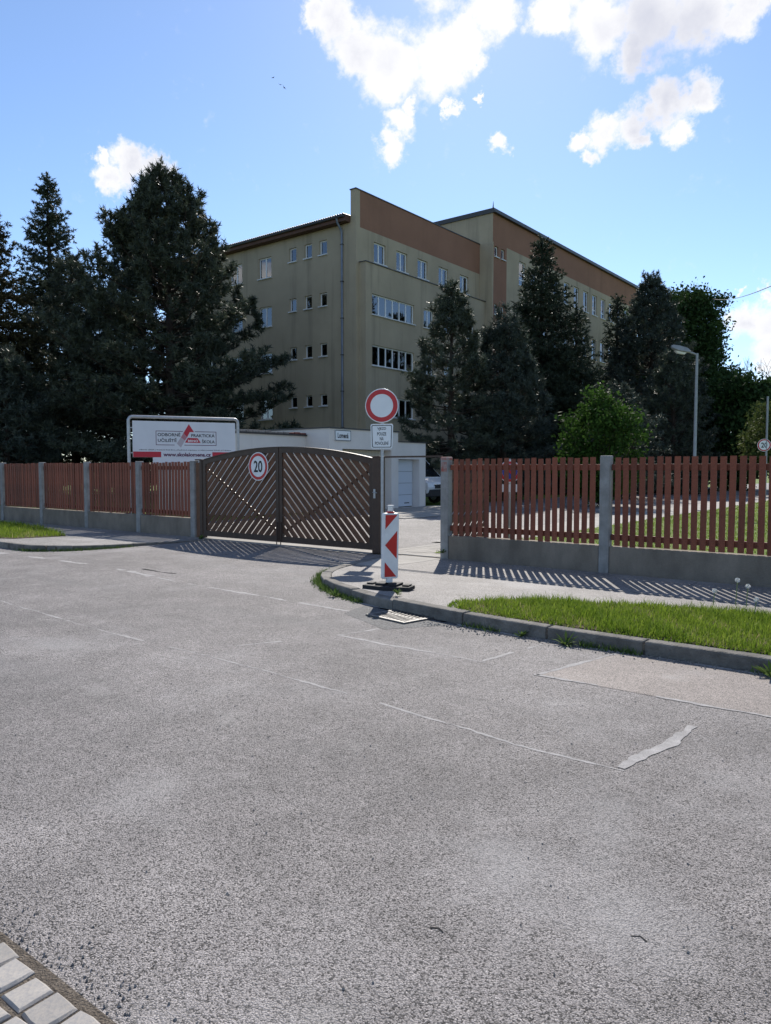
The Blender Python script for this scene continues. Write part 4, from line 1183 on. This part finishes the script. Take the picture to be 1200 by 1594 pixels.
MB().add([(x0_ + off.x, -.86, z0_ + off.z), (x0_ + off.x, .86, z0_ + off.z), (x1_ + off.x, .76, z1_ + off.z), (x1_ + off.x, -.76, z1_ + off.z)], [(0, 1, 2, 3)]).build('windscreen', M['van_glass'], vn)
MB().add([(-.95, -1.006, 1.30), (-2.0, -1.006, 1.25), (-2.0, -.915, 2.0), (-1.5, -.915, 2.0)], [(0, 1, 2, 3)]).build('side_window', M['van_glass'], vn)
MB().prism([(-.18, -1.02), (.06, -.85), (.09, -.4), (.09, .4), (.06, .85), (-.18, 1.02)], .36, .70).build('bumper', M['van_black'], vn, bevel=.03)
MB().prism([(-.05, -.52), (.04, -.45), (.04, .45), (-.05, .52)], .74, .93).build('grille', M['van_black'], vn, bevel=.02)
for sy in (-1, 1):
    MB().add([(.02, sy * .55, .80), (-.02, sy * .58, .98), (-.32, sy * .99, 1.10), (-.22, sy * 1.015, .86)], [(0, 1, 2, 3) if sy > 0 else (3, 2, 1, 0)]).build('headlight', M['chrome'], vn)
    for xw in (-.95, -4.3):
        wh = MB().disc(.33, -.11, .11, n=20).build('wheel', M['tyre'], vn, bevel=.02); wh.location = (xw, sy * .90, .33)
        MB().disc(.19, -.115, .115, n=16).build('hubcap', M['galv'], wh)

# ------------------------------------------------------------------ trees
def unit(a): return a / np.maximum(np.linalg.norm(a, axis=-1, keepdims=True), 1e-6)

def needle_tris(C, D, L, n, nl, nw, rng, spread=.85):
    """bottle-brush shoots: n thin triangles round each shoot"""
    N = len(C)
    s = rng.random((N, n, 1))
    base = C[:, None, :] + D[:, None, :] * (L[:, None, None] * s)
    rnd = rng.normal(size=(N, n, 3))
    nd = unit(D[:, None, :] * .65 + unit(rnd) * spread)
    ln = nl * (.7 + .6 * rng.random((N, n, 1)))
    side = unit(np.cross(nd, rng.normal(size=(N, n, 3)))) * (nw / 2)
    v = np.stack([base - side, base + side, base + nd * ln], axis=2)
    tone = np.repeat(rng.random(N), n) * .7 + rng.random(N * n) * .3
    return v.reshape(-1, 3), N * n, tone

def conifer(name, loc, h, r, z0, seed, mname, label, kind, rz=0.0, whorl=.5, per=6, needles=22, nl=.21, nw=.042, prof='pine', leaders=0, shoot_step=.21, group=None, lean=0.0):
    rng = np.random.default_rng(seed)
    root = thing(name, loc, label, 'tree', rz=rz, group=group)
    C, D, L = [], [], []
    wood = MB()
    tr = .018 * h + .05
    nseg = 7
    tp_ = []
    for i in range(nseg + 1):
        t = i / nseg
        tp_.append((lean * t * t + .06 * math.sin(3 * t + seed), .06 * math.cos(4 * t + seed), h * t))
    wood.tube(tp_, [tr * (1 - .93 * i / nseg) for i in range(nseg + 1)], 8)
    def trunk_at(z):
        t = z / h; return np.array([lean * t * t + .06 * math.sin(3 * t + seed), .06 * math.cos(4 * t + seed), z])
    z = z0
    side_f = rng.uniform(.8, 1.15, 12)
    while z < h - .25:
        t = (z - z0) / (h - z0)
        if prof == 'pine': Rr = r * min(1.0, .80 + .9 * t) * (1 - t ** 1.55) ** .95 + .22
        elif prof == 'round': Rr = r * math.sqrt(max(0.02, 1 - (1.75 * t - .62) ** 2)) if t < .93 else r * .25
        else: Rr = r * (1 - t) ** .9 * (.8 + .35 * min(1, t * 5)) + .12
        k = max(3, int(per * (.6 + .4 * (1 - t))) + int(rng.integers(0, 2)))
        a0 = rng.random() * 6.28
        for q in range(k):
            az = a0 + 6.283 * q / k + rng.normal() * .22
            sec = side_f[int((az % 6.283) / 6.284 * 12)]
            ln = Rr * sec * rng.uniform(.72, 1.12)
            zz = z + rng.normal() * whorl * .35
            if zz > h - .1: continue
            if prof in ('pine', 'round'): el0 = -.12 + .7 * t + rng.normal() * .12; curl = .45 + .7 * t
            else: el0 = -.30 + .75 * t + rng.normal() * .08; curl = .28
            dirh = np.array([math.cos(az), math.sin(az), 0])
            pth = []; p = trunk_at(zz); el = el0
            ns = 5
            for i in range(ns + 1):
                pth.append(p.copy()); el = el0 + curl * (i / ns) ** 2
                p = p + (dirh * math.cos(el) + np.array([0, 0, math.sin(el)])) * (ln / ns)
            rb = min(.06, .012 + .012 * ln)
            wood.tube([tuple(x) for x in pth[::(1 if ln > 1.2 else 2)]], [rb * (1 - .8 * i / max(1, len(pth[::(1 if ln > 1.2 else 2)]) - 1)) for i in range(len(pth[::(1 if ln > 1.2 else 2)]))], 4, cap=False)
            pth = np.array(pth)
            # side twigs with shoots
            d = ln * (.18 if prof == 'spruce' else .34)
            sgn = 1
            while d < ln:
                u = d / ln; i = min(ns - 1, int(u * ns)); f = u * ns - i
                b = pth[i] * (1 - f) + pth[i + 1] * f
                tl = (ln - d) * .55 + .22 + rng.random() * .25
                tl = min(tl, 1.3)
                tang = unit(pth[i + 1] - pth[i])
                sidev = np.array([-math.sin(az), math.cos(az), 0]) * sgn
                td = unit(tang * rng.uniform(.5, .9) + sidev * rng.uniform(.5, .9) + np.array([0, 0, rng.uniform(-.05, .35) if prof != 'spruce' else rng.uniform(-.45, .05)]))
                if prof == 'pine':
                    sc_ = nl / .21
                    tip_ = b + td * tl
                    for q2 in range(5):
                        C.append(tip_ - td * .10 * sc_ * q2 * .5); D.append(td * .35 + np.array([0, 0, .55]) + rng.normal(size=3) * .55); L.append(rng.uniform(.2, .42) * sc_)
                e = 0.0 if prof != 'pine' else tl * .35
                while e < tl:
                    up = rng.uniform(.1, .8) if prof != 'spruce' else rng.uniform(-.35, .25)
                    sdv = rng.normal(size=3) * .45
                    C.append(b + td * e); D.append(td * .7 + sdv + np.array([0, 0, up])); L.append(rng.uniform(.16, .34))
                    e += shoot_step * rng.uniform(.7, 1.3) * (1.5 if prof == 'pine' else 1)
                sgn = -sgn; d += shoot_step * rng.uniform(.75, 1.2) * (1.55 if prof == 'pine' else 1)
            C.append(pth[-1]); D.append(unit(pth[-1] - pth[-2]) + np.array([0, 0, .4 if prof != 'spruce' else 0])); L.append(.35)
        z += whorl * rng.uniform(.75, 1.2) * (1 - .35 * t)
    for i in range(10): C.append(trunk_at(h - .1 * i)); D.append(np.array([0, 0, 1.]) + rng.normal(size=3) * .5); L.append(.3)
    for q in range(leaders):      # upright candles breaking the outline, as on a black pine
        az = rng.random() * 6.28; fr_ = rng.uniform(.12, .8); rr_ = fr_ * r
        hc = h * rng.uniform(.05, .095); m_ = 30
        zb_ = min(z0 + (1 - fr_ ** 1.05) ** .645 * (h - z0) - .25 * hc, h - hc * 1.02)
        bx_, by_ = math.cos(az) * rr_, math.sin(az) * rr_
        for i in range(m_):
            u_ = i / m_; wd_ = hc * .17 * (1 - u_)
            C.append(trunk_at(min(zb_, h)) + np.array([bx_ + rng.normal() * wd_, by_ + rng.normal() * wd_, hc * u_])); D.append(np.array([0, 0, .9]) + rng.normal(size=3) * .6); L.append(rng.uniform(.2, .35))
    C, D, L = np.array(C), unit(np.array(D)), np.array(L)
    v, nf, tone = needle_tris(C, D, L, needles, nl, nw, rng)
    me = big_mesh('crown', v, nf, 3, M[mname], tone)
    wood.build('trunk', M['bark'], root)
    link_mesh('crown', me, root)
    return root, nf

def broadleaf(name, loc, h, r, z0, seed, mname, label, cat='tree', nclump=260, leaves=55, lsize=.16, clump_r=.55, flat=1.0, trunk=True, group=None):
    rng = np.random.default_rng(seed)
    root = thing(name, loc, label, cat, group=group)
    zc, hz = (h + z0) / 2, (h - z0) / 2
    u = unit(rng.normal(size=(nclump, 3)))
    lob = 1 + .16 * np.sin(u[:, 0] * 5 + seed) * np.cos(u[:, 1] * 4 + seed * 2) + .12 * np.sin(u[:, 2] * 7 + seed)
    rad = rng.uniform(.35, 1.0, nclump) ** .45
    P = u * (rad * lob)[:, None] * np.array([r, r, hz]) + np.array([0, 0, zc])
    wood = MB()
    if trunk:
        wood.tube([(0, 0, 0), (.05, .03, z0 + .3), (.0, .05, zc)], [.022 * h + .06, .016 * h + .05, .06], 8)
    for i in range(0, nclump, 4):
        b = np.array([0, 0, z0 + (P[i, 2] - z0) * .45 if trunk else .05])
        mid = b * .45 + P[i] * .55 + rng.normal(size=3) * .15
        wood.tube([tuple(b), tuple(mid), tuple(P[i])], [.035 + .003 * h, .02 + .001 * h, .008], 4, cap=False)
    n = leaves
    off = rng.normal(size=(nclump, n, 3)) * clump_r * .5 * np.array([1, 1, .75])
    c = (P[:, None, :] + off).reshape(-1, 3)
    N = len(c)
    a = unit(rng.normal(size=(N, 3)) + np.array([0, 0, -.25])); b = unit(np.cross(a, rng.normal(size=(N, 3))))
    s = lsize * (.6 + .8 * rng.random((N, 1)))
    v = np.stack([c - a * s * .5, c + b * s * .32, c + a * s * .6, c - b * s * .32], axis=1).reshape(-1, 3)
    tone = np.repeat(rng.random(nclump), n) * .6 + rng.random(N) * .4
    me = big_mesh('crown', v, N, 4, M[mname], tone)
    wood.build('trunk' if trunk else 'stems', M['bark'], root)
    link_mesh('crown', me, root)
    return root, N * 2

def at_ray(px, D):
    """ground place D metres out along the given bearing (degrees from the camera axis)"""
    return None

# left group
conifer('pine_tree', (-36.9, 26.9, 0), 18.4, 7.9, 1.2, 11, 'pine', 'biggest broad dark pine tree behind the school board', 'pine', per=6, needles=22, nl=.28, nw=.065, whorl=.58, leaders=40, shoot_step=.29)
conifer('spruce_tree', (-57.8, 31.1, 0), 24.5, 4.8, 3.0, 12, 'spruce', 'slim tall spruce rising between the big pine and the left edge tree', 'spruce', prof='spruce', per=8, needles=18, nl=.24, nw=.075, whorl=.55, shoot_step=.33)
conifer('spruce_tree', (-46.5, 20.6, 0), 19.6, 4.4, .8, 13, 'brown_spruce', 'olive brown conifer cut by the left edge of the photo', 'spruce', prof='spruce', per=9, needles=18, nl=.22, nw=.07, whorl=.52, shoot_step=.30)
conifer('pine_tree', (-46.2, 26.3, 0), 15.2, 4.6, .8, 14, 'pine', 'dark pine left of the big pine, in front of the slim spruce', 'pine', per=6, needles=18, nl=.26, nw=.065, whorl=.62, leaders=16, shoot_step=.30)
conifer('pine_tree', (-43.0, 29.2, 0), 18.6, 5.2, 1.2, 15, 'pine2', 'narrow dark pine tucked behind the big pine on its left side', 'pine', per=6, needles=18, nl=.26, nw=.065, whorl=.55, leaders=12, shoot_step=.30)
conifer('pine_tree', (-40.5, 19.2, 0), 7.6, 3.6, .2, 16, 'pine2', 'low bushy dark pine just behind the left fence', 'pine', per=7, needles=18, nl=.24, nw=.06, whorl=.48, shoot_step=.28)
# in front of the school, from left to right
conifer('pine_tree', (-20.8, 32.05, 0), 10.7, 2.45, 1.9, 21, 'pine', 'dark layered pine in front of the school beside the round sign', 'pine', per=6, needles=22, whorl=.56, leaders=16)
conifer('pine_tree', (-19.6, 35.3, 0), 9.5, 3.2, .5, 22, 'pine2', 'round topped pine right of the layered pine', 'pine', per=7, needles=20, whorl=.45, leaders=14)
conifer('spruce_tree', (-23.7, 47.6, 0), 17.2, 4.7, 1.0, 23, 'spruce', 'pointed dark spruce standing before the rear school wing', 'spruce', prof='spruce', per=9, needles=20, nl=.16, nw=.06, whorl=.45, shoot_step=.26)
conifer('spruce_tree', (-21.3, 47.9, 0), 12.4, 3.2, .8, 24, 'spruce', 'shorter spruce on the right side of the pointed spruce', 'spruce', prof='spruce', per=8, needles=18, nl=.16, nw=.06, whorl=.45, shoot_step=.28)
conifer('spruce_tree', (-22.6, 58.6, 0), 15.2, 2.3, .8, 25, 'spruce', 'narrow spruce at the far end of the school', 'spruce', prof='spruce', per=8, needles=18, nl=.17, nw=.065, whorl=.5, shoot_step=.30)
conifer('pine_tree', (-19.6, 58.0, 0), 16.2, 5.0, .6, 26, 'pine2', 'large dark pine behind the lamp post', 'pine', per=8, needles=18, nl=.22, nw=.06, whorl=.48, leaders=18, shoot_step=.32)
broadleaf('broadleaf_tree', (-22.0, 71.7, 0), 17.4, 4.7, 1.0, 27, 'leaf_dark', 'tall dark green leafy tree right of the large pine', nclump=820, leaves=115, lsize=.27, clump_r=1.05)
broadleaf('broadleaf_tree', (-14.3, 62.6, 0), 8.8, 3.3, .6, 28, 'leaf_dark', 'lower leafy tree under the tall leafy one, behind the lamp', nclump=380, leaves=80, lsize=.28, clump_r=.9)
broadleaf('broadleaf_tree', (-9.3, 50.0, 0), 5.6, 1.9, 1.4, 29, 'leaf_olive', 'small olive green tree at the right edge by the far sign', nclump=140, leaves=45, lsize=.2, clump_r=.6)
broadleaf('bush', (-13.0, 32.1, 0), 4.95, 1.62, .1, 30, 'leaf_green', 'bright green leafy bush in front of the dark trees', 'bush', nclump=210, leaves=55, lsize=.16, clump_r=.55, trunk=False)
conifer('pine_tree', (-15.8, 41.5, 0), 6.0, 2.7, .2, 31, 'pine2', 'low dark pine between the round topped pine and the green bush', 'pine', per=7, needles=18, nl=.2, nw=.05, whorl=.48, shoot_step=.3)
conifer('pine_tree', (-15.6, 50.5, 0), 9.0, 3.2, .2, 32, 'pine', 'dark mid height pine behind the green bush and left of the lamp', 'pine', per=7, needles=18, nl=.2, nw=.055, whorl=.5, shoot_step=.32)
broadleaf('broadleaf_tree', (-7.5, 72.0, 0), 8.5, 4.2, .4, 33, 'leaf_dark', 'dark leafy tree at the far end of the yard road, right edge', nclump=260, leaves=45, lsize=.3, clump_r=1.0)
broadleaf('broadleaf_tree', (2.0, 66.0, 0), 9.5, 4.6, .5, 34, 'leaf_dark', 'dark leafy tree beyond the lawn outside the right edge', nclump=260, leaves=45, lsize=.3, clump_r=1.0)
# bare tree at the right edge
bt_ = thing('bare_tree', (-18.6, 97.0, 0), 'thin leafless tree top at the right edge beyond the leafy tree', 'tree')
rb_ = random.Random(9); wd = MB()
def grow(p, d, L_, r_, dep):
    e = p + d * L_; wd.tube([tuple(p), tuple((p + e) / 2 + Vector((rb_.uniform(-.1, .1), rb_.uniform(-.1, .1), 0)) * L_ * .3), tuple(e)], [r_, r_ * .85, r_ * .65], 4, cap=False)
    if dep == 0: return
    for k in range(3 if dep > 1 else 4):
        nd_ = (d + Vector((rb_.uniform(-.8, .8), rb_.uniform(-.8, .8), rb_.uniform(-.1, .5)))).normalized()
        grow(p + d * L_ * rb_.uniform(.55, 1), nd_, L_ * rb_.uniform(.55, .75), r_ * .6, dep - 1)
grow(Vector((0, 0, 0)), Vector((0, 0, 1)), 7.0, .2, 5)
wd.build('trunk', M['bark'], bt_)

# ------------------------------------------------------------------ grass and weeds
def in_poly(P, poly):
    x, y = P[:, 0], P[:, 1]; ins = np.zeros(len(P), bool); n = len(poly); j = n - 1
    for i in range(n):
        xi, yi = poly[i]; xj, yj = poly[j]
        c = ((yi > y) != (yj > y)) & (x < (xj - xi) * (y - yi) / ((yj - yi) or 1e-9) + xi)
        ins ^= c; j = i
    return ins
def grass(name, poly, box, n, z, hmin, hmax, w, seed, label=None, fade=None):
    rng = np.random.default_rng(seed)
    P = np.stack([rng.uniform(box[0], box[1], n), rng.uniform(box[2], box[3], n)], 1)
    P = P[in_poly(P, poly)]
    cl = np.sin(P[:, 0] * 5.1 + 1.3) * np.cos(P[:, 1] * 6.3) + np.sin(P[:, 0] * 2.3 + P[:, 1] * 3.7) + .8 * np.sin(P[:, 0] * 11 + P[:, 1] * 9)
    cl = (cl - cl.min()) / (cl.max() - cl.min())
    keep = rng.random(len(P)) < .40 + .6 * cl
    P, cl = P[keep], cl[keep]
    N = len(P)
    h = (hmin + (hmax - hmin) * rng.random(N) ** 1.6 * (.4 + .8 * cl))[:, None]
    if fade is not None: h = h * np.clip(fade(P), .35, 1)[:, None]
    zz = np.full((N, 1), z) if z < .1 else (.115 - .105 * np.clip((P[:, 1:2] - 7.3) / 3.4, 0, 1))
    b = np.concatenate([P, zz], 1)
    az = rng.random(N) * 6.283
    lean = np.stack([np.cos(az), np.sin(az), np.zeros(N)], 1) * rng.uniform(.15, .9, (N, 1))
    side = np.stack([-np.sin(az + rng.normal(size=N) * .6), np.cos(az), np.zeros(N)], 1) * (w * rng.uniform(.6, 1.3, (N, 1)))
    mid = b + h * .55 * np.array([0, 0, 1.]) + lean * h * .25
    tip = b + h * np.array([0, 0, 1.]) * (1 - .25 * rng.random((N, 1))) + lean * h * .85
    v1 = np.stack([b - side, b + side, mid + side * .7, mid - side * .7], 1)
    v2 = np.stack([mid - side * .7, mid + side * .7, tip + side * .08, tip - side * .08], 1)
    v = np.concatenate([v1, v2], 1).reshape(-1, 3)
    tn = np.clip(rng.random(N) * .8 + .35 * (1 - cl) - .08, 0, 1)
    me = big_mesh(name, v, N * 2, 4, M['grass'], np.repeat(tn, 2))
    o = link_mesh(name, me); tag(o, label, None, None, 'stuff')
    return o
grass('grass', verge_r, (-4.7, 1.5, 6.8, 9.3), 70000, .12, .04, .145, .0035, 41, 'green grass verge along the right kerb')
grass('clover_and_short_grass', [(-4.55, 6.9), (-4.0, 6.80), (-3, 6.75), (34, 6.73), (34, 9.3), (2, 9.25), (-1.7, 9.02), (-3.0, 8.62), (-4.1, 8.18), (-4.72, 7.35)], (-4.8, .6, 6.7, 9.35), 52000, .12, .015, .06, .006, 45, 'short grass and clover filling the right verge')
grass('grass', verge_l, (-30, -16.8, 7.6, 11.2), 40000, .12, .05, .20, .006, 42, 'green grass verge on the left corner')
grass('grass', lawn_poly, (-8.2, 3, 12.0, 30), 70000, .03, .03, .09, .006, 43, 'sunlit lawn behind the right fence')
grass('grass', lawn_poly, (-8.2, 10, 30, 50), 30000, .03, .04, .11, .012, 44, 'far lawn in the school yard')
# grass creeping over kerb joints
kp = offset_path(smooth_path(K_RIGHT[4:], .03), -.03)
def kerb_tufts(path, n, seed, spread, label, sel):
    rng = np.random.default_rng(seed); path = np.array(path); path = path[sel(path)]
    t = rng.integers(0, len(path), n); c = path[t] + rng.normal(size=(n, 2)) * spread
    poly = [(-99, -99), (99, -99), (99, 99), (-99, 99)]
    N = n; az = rng.random(N) * 6.283; h = rng.uniform(.02, .085, (N, 1))
    b = np.concatenate([c, np.full((N, 1), .0)], 1)
    lean = np.stack([np.cos(az), np.sin(az), np.zeros(N)], 1) * .7
    side = np.stack([-np.sin(az), np.cos(az), np.zeros(N)], 1) * .006
    tip = b + h * np.array([0, 0, 1.]) + lean * h
    v = np.stack([b - side, b + side, tip], 1).reshape(-1, 3)
    o = link_mesh('kerb_grass', big_mesh('kerb_grass', v, N, 3, M['weed'], rng.random(N))); tag(o, label, None, None, 'stuff')
kerb_tufts(kp, 1500, 51, .05, 'weedy grass growing along the curved kerb corner', lambda p: (p[:, 0] < -5.9) & (p[:, 0] > -8.2) & (p[:, 1] < 9.0))
kl = offset_path(smooth_path(K_LEFT[3:], .03), .03)
kerb_tufts(kl, 900, 52, .06, 'weedy grass along the left corner kerb', lambda p: (p[:, 0] > -15.2) & (p[:, 1] < 9.2))

ks = offset_path(smooth_path(K_RIGHT[3:8], .03), -.03)
kerb_tufts(ks, 420, 53, .03, 'sparse weedy grass at the foot of the straight right kerb', lambda p: (p[:, 0] < -.6) & (p[:, 0] > -4.2) & (np.sin(p[:, 0] * 4.3) > .35))
def grit(name, n, box, smin, smax, seed, label, dens):
    rng = np.random.default_rng(seed)
    P = np.stack([rng.uniform(box[0], box[1], n), rng.uniform(box[2], box[3], n)], 1)
    P = P[rng.random(n) < dens(P)]; N = len(P)
    s_ = rng.uniform(smin, smax, (N, 1, 1))
    tet = np.array([[-.5, -.4, 0], [.55, -.3, 0], [0, .6, 0], [0, .05, .6]])
    v = tet[None] * s_ * (.7 + .6 * rng.random((N, 4, 3))); a = rng.random(N) * 6.28
    ca, sa = np.cos(a)[:, None], np.sin(a)[:, None]
    x_, y_ = v[:, :, 0] * ca - v[:, :, 1] * sa, v[:, :, 0] * sa + v[:, :, 1] * ca
    v = np.stack([x_ + P[:, :1], y_ + P[:, 1:], v[:, :, 2] + .002], 2)
    v = v[:, [0, 1, 3, 1, 2, 3, 2, 0, 3], :].reshape(-1, 3)
    tag(link_mesh(name, big_mesh(name, v, N * 3, 3, M['grit'])), label, None, None, 'stuff')
M['grit'] = mat('loose_grit', (.30, .28, .26), .9, .2, var=.6, vscale=60)
grit('grit', 2600, (-4.6, 1.5, 6.35, 6.60), .006, .022, 71, 'loose grit in the gutter along the right kerb', lambda P: np.clip((P[:, 1] - 6.33) / .27, 0, 1) ** 2)
grit('grit', 1500, (-3.2, -1.0, 1.15, 1.5), .004, .012, 72, 'loose grit beside the granite setts', lambda P: np.clip((1.5 - P[:, 1]) / .35, 0, 1) ** 2)
grit('grit', 1200, (-6.5, 3.5, 1.6, 7.0), .004, .011, 73, 'scattered chippings on the road', lambda P: np.full(len(P), .8))

weed_me = []
for sd_ in range(3):
    rng = np.random.default_rng(60 + sd_); N = 26
    az = rng.random(N) * 6.283; ln = rng.uniform(.06, .15, N); el = rng.uniform(.25, 1.2, N)
    d = np.stack([np.cos(az) * np.cos(el), np.sin(az) * np.cos(el), np.sin(el)], 1)
    sd2 = np.stack([-np.sin(az), np.cos(az), np.zeros(N)], 1) * .011
    b = np.zeros((N, 3)); mid = d * ln[:, None] * .6; tip = d * ln[:, None] * 1.0 - np.array([0, 0, .02])
    v = np.stack([b, mid + sd2, tip, mid - sd2], 1).reshape(-1, 3)
    weed_me.append(big_mesh('weed', v, N, 4, M['weed'], rng.random(N)))
for i, (x, y, z, s, lab) in enumerate([(-2.95, 6.52, 0, 1.2, 'green rosette weed at the kerb foot beside the road joint'), (-3.45, 6.58, 0, .8, 'small weed at the kerb foot left of the rosette weed'),
        (-1.2, 6.5, 0, 1.3, 'leafy weed at the kerb foot near the right edge of the photo'), (-.75, 6.5, 0, 1.0, 'tuft of weed at the kerb foot, right edge'),
        (-5.45, 7.22, .125, .9, 'small weed on the kerb in front of the beacon foot'), (-7.55, 11.35, .12, .9, 'weed at the foot of the right fence post'),
        (-6.45, 7.2, 0, 1.1, 'weed on the kerb corner left of the beacon'), (-14.25, 11.2, 0, 1.2, 'grassy weed under the left gate leaf'), (-17.6, 7.5, .12, 1.0, 'weed on the left pavement kerb')]):
    o = link_mesh('weed', weed_me[i % 3], None, (x, y, z), (0, 0, i * 1.3), (s, s, s)); tag(o, lab, 'weed', 'weeds along the kerbs')

# dandelion seed heads on the verge
dl0 = None
for i, (x, y, hh, lab) in enumerate([(-2.05, 9.0, .27, 'white dandelion clock highest on the right verge'), (-1.93, 8.95, .22, 'white dandelion clock just right of the highest one'),
                                    (-2.25, 8.85, .15, 'low dandelion clock left of the tall pair'), (-1.55, 8.7, .16, 'dandelion clock at the right edge of the verge'), (-1.75, 8.5, .15, 'dandelion clock low in the grass, right of the tall pair')]):
    t = thing('dandelion', (x, y, .12), lab, 'flower', group='dandelion clocks on the right verge')
    MB().tube([(0, 0, 0), (.006, .004, hh * .6), (.012, .004, hh)], .005, 5).build('stalk', M['stalk'], t)
    rng = np.random.default_rng(i); u_ = unit(rng.normal(size=(110, 3))); cc = np.array([.012, .004, hh + .018])
    sdv = unit(np.cross(u_, rng.normal(size=(110, 3)))) * .004
    v = np.stack([cc + u_ * .004, cc + u_ * .028 + sdv, cc + u_ * .028 - sdv], 1).reshape(-1, 3)
    link_mesh('seed_head', big_mesh('seed_head', v, 110, 3, M['fluff']), t)

# ------------------------------------------------------------------ cable and birds
cb = MB(); A, B = Vector((-19.9, 74.6, 17.5)), Vector((-2.7, 21.2, 6.8))
cb.tube([tuple(A.lerp(B, i / 16) - Vector((0, 0, .5 * math.sin(PI * i / 16)))) for i in range(17)], .018, 6)
tag(cb.build('overhead_cable', M['cable'], smooth=True), 'thin overhead cable crossing the sky at the right edge', 'cable')
bm_ = MB().add([(-.25, 0, .06), (-.05, .06, 0), (0, .02, 0), (-.05, -.06, 0), (.05, .06, 0), (.25, 0, .06), (.05, -.06, 0), (0, -.16, 0), (0, .2, .01), (0, 0, -.04)],
              [(0, 3, 9, 1), (5, 4, 9, 6), (1, 9, 4, 8), (3, 7, 6, 9), (0, 1, 3), (5, 6, 4), (1, 8, 4), (3, 6, 7)]).mesh('bird'); bm_.materials.append(M['bird'])
for i, (p, lab) in enumerate([((-60.2, 57.6, 43.2), 'tiny dark bird highest and leftmost of three in the sky'), ((-59.6, 58.1, 42.5), 'tiny dark bird in the middle of three in the sky'), ((-59.3, 58.4, 42.2), 'tiny dark bird lowest and rightmost of three in the sky')]):
    o = link_mesh('bird', bm_, None, p, (.2, .3 * i, .7 * i), (1.1, 1.1, 1.1)); tag(o, lab, 'bird', 'birds flying in the sky')

print('TRIS', sum(len(o.data.loops) - 2 * len(o.data.polygons) for o in bpy.data.objects if o.type == 'MESH'), 'OBJ', len(bpy.data.objects))
